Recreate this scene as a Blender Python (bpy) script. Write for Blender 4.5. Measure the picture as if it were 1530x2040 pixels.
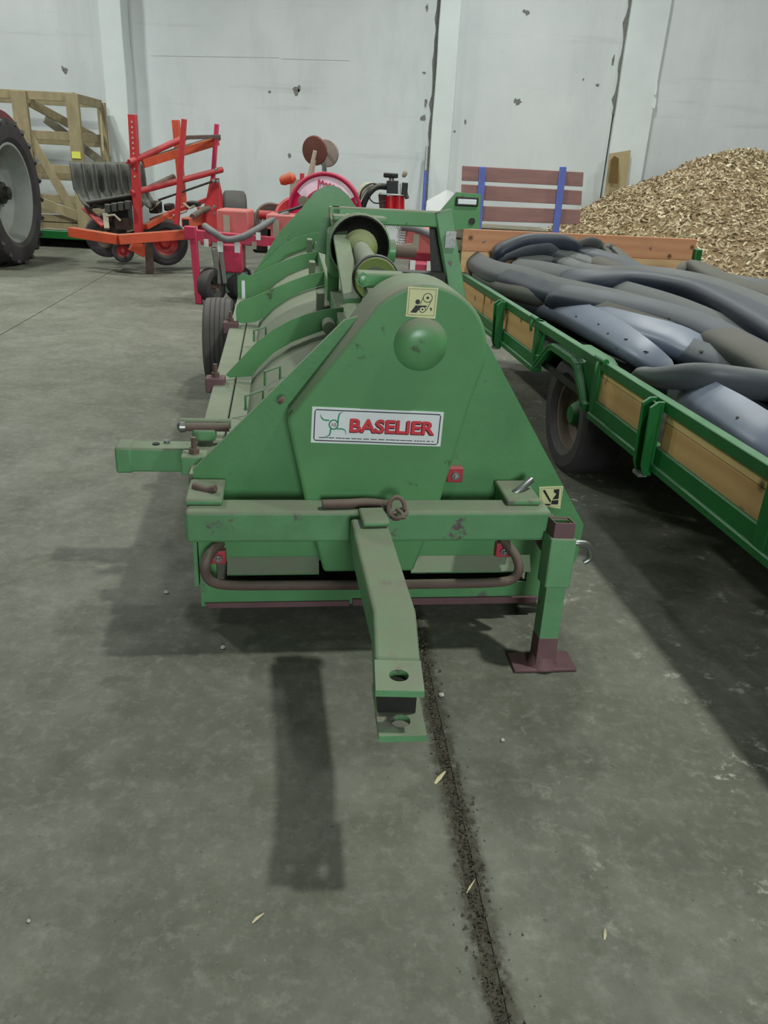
import bpy, bmesh, math, random
import numpy as np
from mathutils import Vector, Matrix, Quaternion

for o in list(bpy.data.objects): bpy.data.objects.remove(o, do_unlink=True)
SC = bpy.context.scene
COL = SC.collection
V = Vector

# ------------------------------------------------------------------ camera
FPX, PITCH, ROLL, CAMH = 1570.0, math.radians(24.0), math.radians(3.2), 1.6
FW = V((0, math.cos(PITCH), -math.sin(PITCH)))
R0 = V((1, 0, 0)); U0 = R0.cross(FW)
RI = math.cos(ROLL) * R0 + math.sin(ROLL) * U0
UI = -math.sin(ROLL) * R0 + math.cos(ROLL) * U0
CAMP = V((0, 0, CAMH))
cd = bpy.data.cameras.new('camera'); cam = bpy.data.objects.new('camera', cd); COL.objects.link(cam)
m3 = Matrix((RI, UI, -FW)).transposed()
cam.matrix_world = Matrix.Translation(CAMP) @ m3.to_4x4()
cd.sensor_fit = 'VERTICAL'; cd.sensor_height = 36.0; cd.sensor_width = 27.0
cd.lens = FPX / 2040.0 * 36.0; cd.clip_end = 200
SC.camera = cam

# ------------------------------------------------------------------ light
SC.view_settings.view_transform = 'Standard'; SC.view_settings.look = 'None'
SC.view_settings.gamma = 1.0; SC.view_settings.use_curve_mapping = False
SC.view_settings.exposure = 0.1
wd = bpy.data.worlds.new('hall_ambient'); SC.world = wd; wd.use_nodes = True
bg = wd.node_tree.nodes['Background']; bg.inputs[0].default_value = (0.86, 0.93, 0.95, 1); bg.inputs[1].default_value = 0.035

def lamp(name, loc, power, size=0.5, aim=None, color=(0.965, 1.0, 0.965), spread=170):
    l = bpy.data.lights.new(name, 'AREA'); l.shape = 'DISK'; l.size = size; l.energy = power; l.color = color
    l.spread = math.radians(spread)
    o = bpy.data.objects.new(name, l); COL.objects.link(o); o.location = loc
    d = (V(aim) if aim else V((loc[0], loc[1], 0))) - V(loc)
    o.rotation_euler = d.to_track_quat('-Z', 'Y').to_euler()
    return o
lamp('hall_lamp', (2.75, 2.55, 6.6), 245, 0.34)
lamp('hall_lamp', (0.1, 9.0, 6.6), 170, 0.6)
lamp('hall_lamp', (-6.0, 8.2, 6.6), 320, 0.6)
lamp('hall_lamp', (7.2, 8.2, 6.6), 230, 0.6)
lamp('hall_lamp', (-4.0, 3.0, 6.6), 30, 0.6)
lamp('hall_lamp', (-7.6, 12.4, 7.6), 260, 0.6)
lamp('hall_lamp', (1.6, 12.6, 7.6), 210, 0.6)
lamp('hall_lamp', (7.5, 12.6, 7.6), 110, 0.6)
# added fill light behind the camera to brighten the front faces
lamp('front_fill', (1.6, -7.0, 3.0), 365, 2.2, (0.6, 4.0, 1.3), (0.9, 0.97, 1.0))

# ------------------------------------------------------------------ helpers
def ray(x, y): return FW + RI * ((x - 765) / FPX) - UI * ((y - 1020) / FPX)
def G(x, y, z=0.0):
    d = ray(x, y); return CAMP + d * ((z - CAMH) / d.z)
def A(x, y, Y):
    d = ray(x, y); return CAMP + d * (Y / d.y)
class Fr:
    """a machine's own axes: w across, u along, z up"""
    def __init__(s, deg):
        a = math.radians(deg); s.deg = a
        s.W = V((math.cos(a), math.sin(a), 0)); s.U = V((-math.sin(a), math.cos(a), 0))
    def loc(s, P): return V((P.dot(s.W), P.dot(s.U), P.z))
    def pu(s, x, y, u):
        d = ray(x, y); return s.loc(CAMP + d * (u / d.dot(s.U)))
    def pw(s, x, y, w):
        d = ray(x, y); return s.loc(CAMP + d * (w / d.dot(s.W)))
    def pz(s, x, y, z): return s.loc(G(x, y, z))
    def world(s, p): return s.W * p[0] + s.U * p[1] + V((0, 0, p[2]))
FM = Fr(8.0); FT = Fr(8.7)

OFF = {}
def thing(name, label, cat, base=(0, 0, 0), frame=None, group=None):
    e = bpy.data.objects.new(name, None); COL.objects.link(e); e.empty_display_size = 0.2
    b = V(base)
    if frame: e.location = frame.world(b); e.rotation_euler = (0, 0, frame.deg)
    else: e.location = b
    OFF[e.name] = b
    e['label'] = label; e['category'] = cat
    if group: e['group'] = group
    return e
def tag(o, label, cat, group=None):
    o['label'] = label; o['category'] = cat
    if group: o['group'] = group
    return o

def perp(d):
    d = d.normalized(); a = V((0, 0, 1)) if abs(d.z) < 0.95 else V((1, 0, 0))
    s = d.cross(a).normalized(); return s, s.cross(d).normalized()

class MB:
    def __init__(s): s.v = []; s.f = []
    def add(s, vs, fs):
        n = len(s.v); s.v += [V(p) for p in vs]; s.f += [tuple(i + n for i in q) for q in fs]; return s
    def box(s, a, b):
        x0, y0, z0 = [min(a[i], b[i]) for i in range(3)]; x1, y1, z1 = [max(a[i], b[i]) for i in range(3)]
        return s.add([(x0,y0,z0),(x1,y0,z0),(x1,y1,z0),(x0,y1,z0),(x0,y0,z1),(x1,y0,z1),(x1,y1,z1),(x0,y1,z1)],
                     [(0,3,2,1),(4,5,6,7),(0,1,5,4),(1,2,6,5),(2,3,7,6),(3,0,4,7)])
    def bar(s, p, q, wd, ht, up=None):
        """square bar from p to q; wd across, ht along up"""
        p, q = V(p), V(q); d = (q - p).normalized()
        u = V(up) if up is not None else (V((0,0,1)) if abs(d.z) < 0.9 else V((0,1,0)))
        si = d.cross(u).normalized(); u = si.cross(d).normalized()
        vs = []
        for c in (p, q):
            for a, b in ((-1,-1),(1,-1),(1,1),(-1,1)): vs.append(c + si * (a * wd / 2) + u * (b * ht / 2))
        return s.add(vs, [(3,2,1,0),(4,5,6,7),(0,1,5,4),(1,2,6,5),(2,3,7,6),(3,0,4,7)])
    def tube(s, pts, r, n=10, cap=True, closed=False):
        pts = [V(p) for p in pts]; N = len(pts); rs = r if isinstance(r, (list, tuple)) else [r] * N
        ref = None; rings = []
        for i, p in enumerate(pts):
            if closed: d = pts[(i+1) % N] - pts[i-1]
            else: d = pts[min(i+1, N-1)] - pts[max(i-1, 0)]
            d = d.normalized()
            if ref is None: ref, _ = perp(d)
            ref = (ref - d * ref.dot(d)).normalized(); b = d.cross(ref)
            rings.append([p + (ref * math.cos(2*math.pi*k/n) + b * math.sin(2*math.pi*k/n)) * rs[i] for k in range(n)])
        vs = [q for R in rings for q in R]; fs = []
        for i in range(N if closed else N - 1):
            j = (i + 1) % N
            for k in range(n): fs.append((i*n+k, i*n+(k+1) % n, j*n+(k+1) % n, j*n+k))
        if cap and not closed: fs += [tuple(range(n))[::-1], tuple((N-1)*n + k for k in range(n))]
        return s.add(vs, fs)
    def ribbon(s, pts, hw, ht, tilt=0.0, n=14, pw=2.0, cap=True, crease=0.0):
        """flat hose: superellipse section half-width hw, half-thickness ht, rolled by tilt (each a number or list)"""
        pts = [V(p) for p in pts]; N = len(pts); L = lambda a: a if isinstance(a, (list, tuple)) else [a] * N
        hw, ht, tilt = L(hw), L(ht), L(tilt); vs = []; fs = []
        for i, p in enumerate(pts):
            d = (pts[min(i+1, N-1)] - pts[max(i-1, 0)]).normalized()
            sd = d.cross(V((0,0,1))).normalized(); up = sd.cross(d)
            c, q = math.cos(tilt[i]), math.sin(tilt[i]); a = sd * c + up * q; b = up * c - sd * q
            for k in range(n):
                t = 2 * math.pi * k / n; x, y = math.cos(t), math.sin(t)
                e = 2 / pw
                vs.append(p + a * (hw[i] * math.copysign(abs(x)**e, x)) + b * (ht[i] * (1 + (crease * (1 - abs(x))**1.5 if y > 0 else 0)) * math.copysign(abs(y)**e, y)))
        for i in range(N - 1):
            for k in range(n): fs.append((i*n+k, (i+1)*n+k, (i+1)*n+(k+1) % n, i*n+(k+1) % n))
        if cap: fs += [tuple(range(n)), tuple((N-1)*n + k for k in range(n))[::-1]]
        return s.add(vs, fs)
    def lathe(s, prof, o, axis, n=24, close=False, dish=False):
        """prof: (radius, distance along axis)"""
        o = V(o); ax = V(axis).normalized(); a, b = perp(ax); vs = []; fs = []; m = len(prof)
        for r, h in prof:
            for k in range(n):
                t = 2*math.pi*k/n; vs.append(o + ax * h + (a * math.cos(t) + b * math.sin(t)) * r)
        for i in range(m if close else m - 1):
            j = (i + 1) % m
            for k in range(n): fs.append((i*n+k, i*n+(k+1) % n, j*n+(k+1) % n, j*n+k))
        if not close:
            if prof[0][0] > 1e-6 and not dish: fs.append(tuple(range(n))[::-1])
            if prof[-1][0] > 1e-6: fs.append(tuple((m-1)*n + k for k in range(n)))
        return s.add(vs, fs)
    def cyl(s, p, q, r, n=16):
        p, q = V(p), V(q); return s.lathe([(r, 0), (r, (q-p).length)], p, q - p, n)
    def prism(s, poly, fn, t0, t1):
        """poly of (a,b), fn(a,b,t)->xyz, extruded from t0 to t1"""
        n = len(poly); vs = [fn(a, b, t0) for a, b in poly] + [fn(a, b, t1) for a, b in poly]
        return s.add(vs, [tuple(range(n))[::-1], tuple(range(n, 2*n))] + [(i, (i+1) % n, n+(i+1) % n, n+i) for i in range(n)])
    def pu(s, poly, u0, u1):                     # plate in the w-z plane
        return s.prism(poly, lambda a, b, t: (a, t, b), u0, u1)
    def build(s, name, mat, parent=None, bevel=0.0, smooth=40, seg=2, label=None, kind=None, base=None):
        root = parent
        while root is not None and root.parent is not None: root = root.parent
        if root is not None: off = OFF[root.name]
        elif base is not None: off = V(base)
        else:
            xs = [p.x for p in s.v]; ys = [p.y for p in s.v]; zs = [p.z for p in s.v]
            off = V(((min(xs)+max(xs))/2, (min(ys)+max(ys))/2, min(zs)))
        me = bpy.data.meshes.new(name); me.from_pydata([p - off for p in s.v], [], s.f); me.validate()
        bm = bmesh.new(); bm.from_mesh(me); bmesh.ops.recalc_face_normals(bm, faces=bm.faces); bm.to_mesh(me); bm.free()
        me.materials.append(mat)
        if smooth: me.shade_smooth(); me.set_sharp_from_angle(angle=math.radians(smooth))
        o = bpy.data.objects.new(name, me); COL.objects.link(o)
        if parent is not None: o.parent = parent
        else: o.location = off; OFF[o.name] = off
        if bevel:
            bv = o.modifiers.new('bevel', 'BEVEL'); bv.width = bevel; bv.segments = seg; bv.limit_method = 'ANGLE'
            bv.angle_limit = math.radians(38); bv.harden_normals = False
        if label: o['label'] = label
        if kind: o['kind'] = kind
        return o

def arc(cx, cy, r, a0, a1, n):
    return [(cx + r*math.cos(math.radians(a0 + (a1-a0)*i/n)), cy + r*math.sin(math.radians(a0 + (a1-a0)*i/n))) for i in range(n+1)]
def smooth_path(pts, k=6):
    """Catmull-Rom through points"""
    P = [V(p) for p in pts]; out = []
    for i in range(len(P) - 1):
        a, b, c, d = P[max(i-1,0)], P[i], P[i+1], P[min(i+2, len(P)-1)]
        for j in range(k):
            t = j / k; out.append(0.5 * ((2*b) + (c-a)*t + (2*a-5*b+4*c-d)*t*t + (3*b-a-3*c+d)*t**3))
    out.append(P[-1]); return out

# ------------------------------------------------------------------ materials
def lin(c):
    return tuple(((x/255)/12.92 if x/255 <= 0.04045 else ((x/255+0.055)/1.055)**2.4) for x in c)
MATS = {}
def mat(name, rgb, rough=0.55, metal=0.0, var=0.18, vs=5.0, fine=60.0, bump=0.15, dust=0.0, dustrgb=(122,124,106),
        wear=0.0, wearrgb=(92,66,62), wscale=9.0, spec=0.4, stretch=None, coat=0.0):
    m = bpy.data.materials.new(name); m.use_nodes = True; nt = m.node_tree; N = nt.nodes; Lk = nt.links
    b = N['Principled BSDF']; b.inputs['Roughness'].default_value = rough; b.inputs['Metallic'].default_value = metal
    b.inputs['Specular IOR Level'].default_value = spec
    if coat: b.inputs['Coat Weight'].default_value = coat; b.inputs['Coat Roughness'].default_value = 0.15
    tc = N.new('ShaderNodeTexCoord'); src = tc.outputs['Object']
    if stretch:
        mp = N.new('ShaderNodeMapping'); mp.inputs['Scale'].default_value = stretch; Lk.new(src, mp.inputs[0]); src = mp.outputs[0]
    def noise(sc, det=4, ro=0.6):
        n = N.new('ShaderNodeTexNoise'); n.inputs['Scale'].default_value = sc; n.inputs['Detail'].default_value = det
        n.inputs['Roughness'].default_value = ro; Lk.new(src, n.inputs['Vector']); return n.outputs['Fac']
    def rng(s, a, b2, c=0.0, d=1.0):
        r = N.new('ShaderNodeMapRange'); r.inputs[1].default_value = a; r.inputs[2].default_value = b2
        r.inputs[3].default_value = c; r.inputs[4].default_value = d; Lk.new(s, r.inputs[0]); return r.outputs[0]
    def mix(f, a, b2):
        x = N.new('ShaderNodeMix'); x.data_type = 'RGBA'
        if isinstance(f, float): x.inputs[0].default_value = f
        else: Lk.new(f, x.inputs[0])
        for i, c in ((6, a), (7, b2)):
            if isinstance(c, tuple): x.inputs[i].default_value = (*c, 1)
            else: Lk.new(c, x.inputs[i])
        return x.outputs[2]
    c = lin(rgb); hi = tuple(min(1, x*(1+var)) for x in c); lo = tuple(x*(1-var) for x in c)
    col = mix(rng(noise(vs), 0.3, 0.7), lo, hi)
    fn = noise(fine, 3)
    if wear:
        w = rng(noise(wscale, 6, 0.7), 0.66 - wear*0.3, 0.72 - wear*0.3); col = mix(w, col, lin(wearrgb))
    if dust:
        ge = N.new('ShaderNodeNewGeometry'); sx = N.new('ShaderNodeSeparateXYZ'); Lk.new(ge.outputs['Normal'], sx.inputs[0])
        up = rng(sx.outputs[2], 0.12, 0.62)
        mu = N.new('ShaderNodeMath'); mu.operation = 'MULTIPLY'; Lk.new(up, mu.inputs[0]); Lk.new(rng(noise(vs*1.7, 5), 0.25, 0.6, dust*0.55, dust), mu.inputs[1])
        col = mix(mu.outputs[0], col, lin(dustrgb))
        rr = rng(mu.outputs[0], 0, 1, rough, 0.9); Lk.new(rr, b.inputs['Roughness'])
    Lk.new(col, b.inputs['Base Color'])
    if bump:
        bp = N.new('ShaderNodeBump'); bp.inputs['Strength'].default_value = bump; bp.inputs['Distance'].default_value = 0.004
        Lk.new(fn, bp.inputs['Height']); Lk.new(bp.outputs[0], b.inputs['Normal'])
    MATS[name] = m; return m

GREEN = mat('green_paint', (92,146,94), 0.27, var=0.10, vs=3, dust=0.95, wear=0.08, wearrgb=(70,92,66), bump=0.05)
GREEN_OLD = mat('worn_green_paint', (96,146,100), 0.45, var=0.14, vs=6, dust=0.9, wear=0.2, wearrgb=(98,82,84), bump=0.12)
GREEN_SKIRT = mat('scuffed_green_paint', (90,143,93), 0.3, var=0.12, vs=4, dust=0.8, wear=0.1, wearrgb=(96,100,92), wscale=4)
DUSTY = mat('dust_covered_sheet', (104,118,96), 0.8, var=0.1, vs=4, dust=0.8, dustrgb=(136,142,122), bump=0.1)
GREEN_TR = mat('trailer_green_paint', (26,96,44), 0.35, var=0.15, vs=4, dust=0.55, dustrgb=(118,150,122), wear=0.06, bump=0.06)
RUST = mat('rusty_brown_steel', (98,80,72), 0.75, var=0.2, vs=8, bump=0.3, dust=0.3)
PRIMER = mat('red_brown_primer', (104,76,78), 0.65, var=0.15, vs=10, bump=0.2)
REDLUG = mat('red_lug_paint', (178,58,72), 0.5, var=0.1, vs=8, dust=0.4)
BEIGE = mat('beige_paint', (168,164,144), .6, var=.1, vs=6, dust=.3)
STEEL = mat('bare_steel', (150,152,148), 0.4, 0.8, var=0.12, vs=20)
DARKSTEEL = mat('dark_oily_steel', (52,52,48), 0.5, 0.5, var=0.2, vs=12)
RUBBER = mat('tyre_rubber', (86,82,80), 0.75, var=0.15, vs=6, bump=0.25, dust=0.35, dustrgb=(96,92,86))
RUBBER_D = mat('dark_tyre_rubber', (62,58,60), 0.8, var=0.2, vs=6, bump=0.35, dust=0.2)
BLACK = mat('black_plastic', (34,36,38), 0.5, var=0.15, vs=8, dust=0.3)
WHITE = mat('white_sticker', (226,232,230), 0.4, var=0.03, bump=0.0)
CREAM = mat('pale_yellow_sticker', (214,216,160), 0.45, var=0.05, bump=0.0)
INK = mat('black_ink', (34,36,34), 0.5, var=0.1, bump=0.0)
LETRED = mat('red_lettering', (214,62,72), 0.4, var=0.05, bump=0.0)
LETDARK = mat('dark_lettering_shadow', (92,26,40), 0.4, var=0.05, bump=0.0)
LOGOG = mat('green_ink', (28,140,92), 0.4, var=0.05, bump=0.0)
YGREEN = mat('yellow_green_guard', (128,142,78), 0.6, var=0.12, vs=8, dust=0.6, dustrgb=(128,132,108))
# ------------------------------------------------------------------ floor
def node_mat(name):
    m = bpy.data.materials.new(name); m.use_nodes = True
    nt = m.node_tree; return m, nt, nt.nodes, nt.links, nt.nodes['Principled BSDF']
def concrete_floor():
    m, nt, N, L, b = node_mat('stained_concrete')
    ge = N.new('ShaderNodeNewGeometry'); P = ge.outputs['Position']
    def noise(sc, det=5, ro=0.6, off=None):
        n = N.new('ShaderNodeTexNoise'); n.inputs['Scale'].default_value = sc; n.inputs['Detail'].default_value = det; n.inputs['Roughness'].default_value = ro
        if off:
            mp = N.new('ShaderNodeMapping'); mp.inputs['Location'].default_value = off; L.new(P, mp.inputs[0]); L.new(mp.outputs[0], n.inputs['Vector'])
        else: L.new(P, n.inputs['Vector'])
        return n.outputs['Fac']
    def rng(s, a, c, d=0.0, e=1.0):
        r = N.new('ShaderNodeMapRange'); r.inputs[1].default_value = a; r.inputs[2].default_value = c; r.inputs[3].default_value = d; r.inputs[4].default_value = e
        L.new(s, r.inputs[0]); return r.outputs[0]
    def mix(f, a, c):
        x = N.new('ShaderNodeMix'); x.data_type = 'RGBA'; L.new(f, x.inputs[0])
        for i, q in ((6, a), (7, c)):
            if isinstance(q, tuple): x.inputs[i].default_value = (*q, 1)
            else: L.new(q, x.inputs[i])
        return x.outputs[2]
    def math2(op, a, c):
        x = N.new('ShaderNodeMath'); x.operation = op
        for i, q in ((0, a), (1, c)):
            if isinstance(q, (int, float)): x.inputs[i].default_value = q
            else: L.new(q, x.inputs[i])
        return x.outputs[0]
    col = mix(rng(noise(0.9, 5), 0.3, 0.7), lin((92,95,82)), lin((128,129,116)))
    col = mix(rng(noise(5.0, 8, 0.78), 0.38, 0.68, 0.0, 0.8), col, lin((84,86,72)))
    col = mix(rng(noise(2.2, 4, 0.6, (5,3,0)), 0.58, 0.75, 0.0, 0.55), col, lin((78,80,68)))
    # splashes of pale lime, mostly on the trailer side
    sx = N.new('ShaderNodeSeparateXYZ'); L.new(P, sx.inputs[0])
    side = rng(sx.outputs[0], 0.25, 1.0, 0.02, 1.0)
    col = mix(rng(noise(22.0, 6, 0.75, (2,2,0)), 0.5, 0.7, 0.0, 0.5), col, lin((142,143,130)))
    sp = math2('MULTIPLY', rng(noise(13.0, 5, 0.7, (1,7,0)), 0.56, 0.66), rng(noise(3.0, 3, 0.55, (9,1,0)), 0.46, 0.6))
    col = mix(math2('MULTIPLY', math2('MULTIPLY', sp, side), 0.85), col, lin((186,186,170)))
    spk = rng(noise(70.0, 2, 0.5), 0.70, 0.76, 0.0, 0.35)
    col = mix(spk, col, lin((160,160,146)))
    drk = rng(noise(48.0, 2, 0.5, (3,3,3)), 0.69, 0.76, 0.0, 0.5)
    col = mix(drk, col, lin((64,64,56)))
    # soil trodden in along the open joint
    ca, sa = math.cos(math.radians(6.05)), math.sin(math.radians(6.05))
    wv = math2('ADD', math2('MULTIPLY', sx.outputs[0], ca), math2('MULTIPLY', sx.outputs[1], sa))
    wv = math2('ABSOLUTE', math2('SUBTRACT', wv, 0.30*ca + 1.05*sa + 0.004), 0.0)
    near = math2('MULTIPLY', rng(wv, 0.0, 0.062, 1.0, 0.0), rng(noise(18.0, 6, 0.75, (4,4,0)), 0.30, 0.55, 0.15, 1.25))
    col = mix(rng(near, 0.2, 0.62, 0.0, 0.9), col, lin((70,68,55)))
    L.new(col, b.inputs['Base Color'])
    L.new(rng(noise(3.0, 4), 0.3, 0.7, 0.55, 0.8), b.inputs['Roughness']); b.inputs['Specular IOR Level'].default_value = 0.3
    bp = N.new('ShaderNodeBump'); bp.inputs['Strength'].default_value = 0.25; bp.inputs['Distance'].default_value = 0.004
    L.new(noise(35.0, 6, 0.7), bp.inputs['Height']); L.new(bp.outputs[0], b.inputs['Normal'])
    return m
FLOORM = concrete_floor()
DIRT = mat('joint_dirt', (76,73,60), 0.95, var=0.4, vs=30, bump=0.5)
fl = MB().box((-22, -8, -0.25), (22, 20, -0.004)).build('floor', DIRT, smooth=0); fl['kind'] = 'structure'
FA = Fr(6.05); JA = FA.loc(V((0.30, 1.05, 0)))
jw = JA.x                                       # the dirt-filled joint runs along u at w = jw
for k in range(-7, 7):
    g = 0.016 if k in (-1, 0) else 0.006
    g2 = 0.016 if k in (-2, -1) else 0.006
    gl = 0.017 if k == 0 else 0.006; gr = 0.017 if k == -1 else 0.006
    w0 = jw + k*3.17 + gl; w1 = jw + (k+1)*3.17 - gr
    mb = MB(); mb.box((w0, -9, -0.2), (w1, 21, 0.0))
    mb.v = [FA.world(p) for p in mb.v]
    # slab: a piece of the floor
    me = bpy.data.meshes.new('slab'); c = fl.location
    me.from_pydata([p - c for p in mb.v], [], mb.f); me.materials.append(FLOORM)
    so = bpy.data.objects.new('slab', me); COL.objects.link(so); so.parent = fl
# crumbs of soil lying in and along the joint
random.seed(4); mb = MB()
for i in range(5200):
    u = random.uniform(0.2, 6.0)
    wide = 0.030 if u < 1.4 else 0.030 - 0.012*min(1, (u-1.4)/1.0)
    w = jw + 0.004 + random.gauss(0, wide*0.5)*(1 if random.random() < .85 else 2.2) + 0.008*math.sin(u*9); s = random.uniform(0.0015, 0.0055) * (1 if random.random() < 0.93 else 1.7)
    inside = abs(w - jw) < 0.016
    z = random.uniform(-.004, -.001) if inside else 0.0
    p = FA.world((w, u, z)); q = [V((random.uniform(-1,1)*s, random.uniform(-1,1)*s, random.uniform(0.1, 1.0)*s)) for _ in range(5)]
    mb.add([p + V((-s,-s,0)), p + V((s,-s*.6,0)), p + V((s*.3,s,0)), p + q[0] + V((0,0,s*.8))], [(0,1,3),(1,2,3),(2,0,3),(0,2,1)])
o = mb.build('soil_crumbs', DIRT, smooth=0); tag(o, 'dark crumbs of soil filling the straight floor joint', 'soil'); o['kind'] = 'stuff'

# ------------------------------------------------------------------ back wall
WY = 16.5
def wall_mat():
    m, nt, N, L, b = node_mat('whitewashed_concrete')
    ge = N.new('ShaderNodeNewGeometry'); P = ge.outputs['Position']
    def noise(sc, det=5, ro=0.6, scale=None):
        n = N.new('ShaderNodeTexNoise'); n.inputs['Scale'].default_value = sc; n.inputs['Detail'].default_value = det; n.inputs['Roughness'].default_value = ro
        if scale:
            mp = N.new('ShaderNodeMapping'); mp.inputs['Scale'].default_value = scale; L.new(P, mp.inputs[0]); L.new(mp.outputs[0], n.inputs['Vector'])
        else: L.new(P, n.inputs['Vector'])
        return n.outputs['Fac']
    def rng(s, a, c, d=0.0, e=1.0):
        r = N.new('ShaderNodeMapRange'); r.inputs[1].default_value = a; r.inputs[2].default_value = c; r.inputs[3].default_value = d; r.inputs[4].default_value = e
        L.new(s, r.inputs[0]); return r.outputs[0]
    def mix(f, a, c):
        x = N.new('ShaderNodeMix'); x.data_type = 'RGBA'; L.new(f, x.inputs[0])
        for i, q in ((6, a), (7, c)):
            if isinstance(q, tuple): x.inputs[i].default_value = (*q, 1)
            else: L.new(q, x.inputs[i])
        return x.outputs[2]
    col = mix(rng(noise(0.5, 5), 0.3, 0.7), lin((200,207,207)), lin((218,223,222)))
    col = mix(rng(noise(1.2, 6, 0.7, (1,1,0.25)), 0.5, 0.8, 0, 0.5), col, lin((178,184,184)))
    col = mix(rng(noise(1.0, 4, 0.6, (0.35,1,5)), 0.6, 0.74, 0, 0.4), col, lin((172,178,178)))
    col = mix(rng(noise(9.0, 4, 0.7), 0.66, 0.78, 0, 0.3), col, lin((140,144,142)))
    L.new(col, b.inputs['Base Color']); b.inputs['Roughness'].default_value = 0.8; b.inputs['Specular IOR Level'].default_value = 0.2
    bp = N.new('ShaderNodeBump'); bp.inputs['Strength'].default_value = 0.3; bp.inputs['Distance'].default_value = 0.01
    L.new(noise(6.0, 6, 0.7), bp.inputs['Height']); L.new(bp.outputs[0], b.inputs['Normal'])
    return m
WALLM = wall_mat()
PILLM = mat('pale_pillar_concrete', (216,224,222), 0.8, var=0.05, vs=1.5, fine=14, bump=0.4, spec=0.2)
GAPM = mat('crumbled_joint_mortar', (92,92,88), 0.95, var=0.3, vs=8, fine=30, bump=0.6)
TR = 8.5
wall = MB().box((-20, WY+0.06, -0.02), (20, WY+0.4, TR)).build('wall_back', GAPM, smooth=0); wall['kind'] = 'structure'
OFF[wall.name] = wall.location.copy()
xa0, xa1 = A(207, 0, WY-0.28).x, A(250, 0, WY-0.28).x
pl = [(A(220, 200, WY-0.22).x - 0.02, A(257, 150, WY-0.22).x), (A(866, 180, WY-0.16).x, A(906, 180, WY-0.16).x), (A(1246, 100, WY-0.1).x, A(1322, 100, WY-0.1).x)]
dep = [0.42, 0.2, 0.1]
edges = [-20, pl[0][0], pl[0][1], pl[1][0] - 0.03, pl[1][1], pl[2][0] - 0.035, pl[2][1], 20]
for i in range(0, 8, 2):
    MB().box((edges[i], WY, -0.02), (edges[i+1], WY + 0.2, TR)).build('panel', WALLM, wall, smooth=0)
random.seed(8)
for i, ((x0, x1), d) in enumerate(zip(pl, dep)):
    # pillar with slightly uneven arrises
    mb = MB(); n = 18; vs = []
    for k in range(n + 1):
        z = -0.02 + (TR + 0.02) * k / n; e = random.uniform(-0.008, 0.008); e2 = random.uniform(-0.008, 0.008)
        vs += [(x0 + e, WY + 0.12, z), (x0 + e, WY - d, z), (x1 + e2, WY - d, z), (x1 + e2, WY + 0.12, z)]
    fs = []
    for k in range(n):
        for j in range(4): fs.append((k*4+j, k*4+(j+1) % 4, k*4+4+(j+1) % 4, k*4+4+j))
    fs += [(0,1,2,3), (n*4+3, n*4+2, n*4+1, n*4)]
    mb.add(vs, fs); mb.build('pillar', PILLM, wall, bevel=0.012)
# crumbled edges and knocked-out spots in the whitewash
def blob(cx, z, rx, rz, y, seed, n=11):
    random.seed(seed)
    return [(cx + rx*random.uniform(0.45, 1.1)*math.cos(2*math.pi*k/n), z + rz*random.uniform(0.45, 1.1)*math.sin(2*math.pi*k/n)) for k in range(n)]
HOLEM = mat('bare_wall_spot', (124,124,120), 0.95, var=0.35, vs=30, bump=0.5)
for j, (px, py, rx, rz) in enumerate([(590,180,.07,.09),(131,141,.06,.06),(1033,203,.07,.07),(851,15,.03,.07),(577,310,.05,.05),(1190,170,.04,.03),(537,183,.03,.03),(1050,25,.06,.05),(845,145,.05,.03),(1044,22,.04,.04),(843,235,.06,.07),(848,205,.04,.08),(927,243,.03,.05),(1162,158,.02,.03),(596,176,.04,.07),(125,136,.03,.05),(1026,200,.03,.05),(640,345,.05,.04),(1222,120,.03,.12),(905,262,.03,.03)]):
    p = A(px, py, WY); 
    MB().prism(blob(p.x, p.z, rx, rz, WY, j), lambda a, b, t: (a, t, b), WY - 0.004, WY + 0.02).build('plaster_scar', HOLEM, wall, smooth=0)
for j, (px, py) in enumerate([(1306,178),(1303,207)]):
    p = A(px, py, WY-0.1); MB().prism(blob(p.x, p.z, .035, .13, WY, 60+j), lambda a, b, t: (a, t, b), WY - 0.115, WY - 0.09).build('plaster_scar', WHITE, wall, smooth=0)
# ragged mortar along the pillar sides
for j, (xc, zs) in enumerate([(pl[1][0]-0.03, (0.4, 8.2)), (pl[2][0]-0.04, (2.6, 8.2))]):
    random.seed(70+j); poly = []; K = 46; right = []
    for k in range(K+1):
        z = zs[0] + (zs[1]-zs[0])*k/K; wv = random.uniform(0.0, 0.035) * (1 if random.random() < 0.75 else 1.9)
        poly.append((xc - wv, z)); right.append((xc + 0.03, z))
    MB().prism(poly + right[::-1], lambda a, b, t: (a, t, b), WY - 0.003, WY + 0.03).build('ragged_mortar', HOLEM if j != 2 else GAPM, wall, smooth=0)
SCRM = mat('scratch_grey', (172,176,175), .9)
# long hairline scratch lines across the big bay
for (a, b) in [((300,111),(556,115)), ((560,117),(697,121))]:
    p, q = A(*a, WY-0.001), A(*b, WY-0.001); MB().bar(p, q, 0.004, 0.008).build('scratch', SCRM, wall, smooth=0)
# ================================================================== haulm topper
T = thing('haulm_topper', 'green haulm topper with domed belt guard and long drawbar', 'farm machine', (0.35, 2.6, 0), FM)
tilt = lambda u: 0.02 * (u - 3.75)
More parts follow.
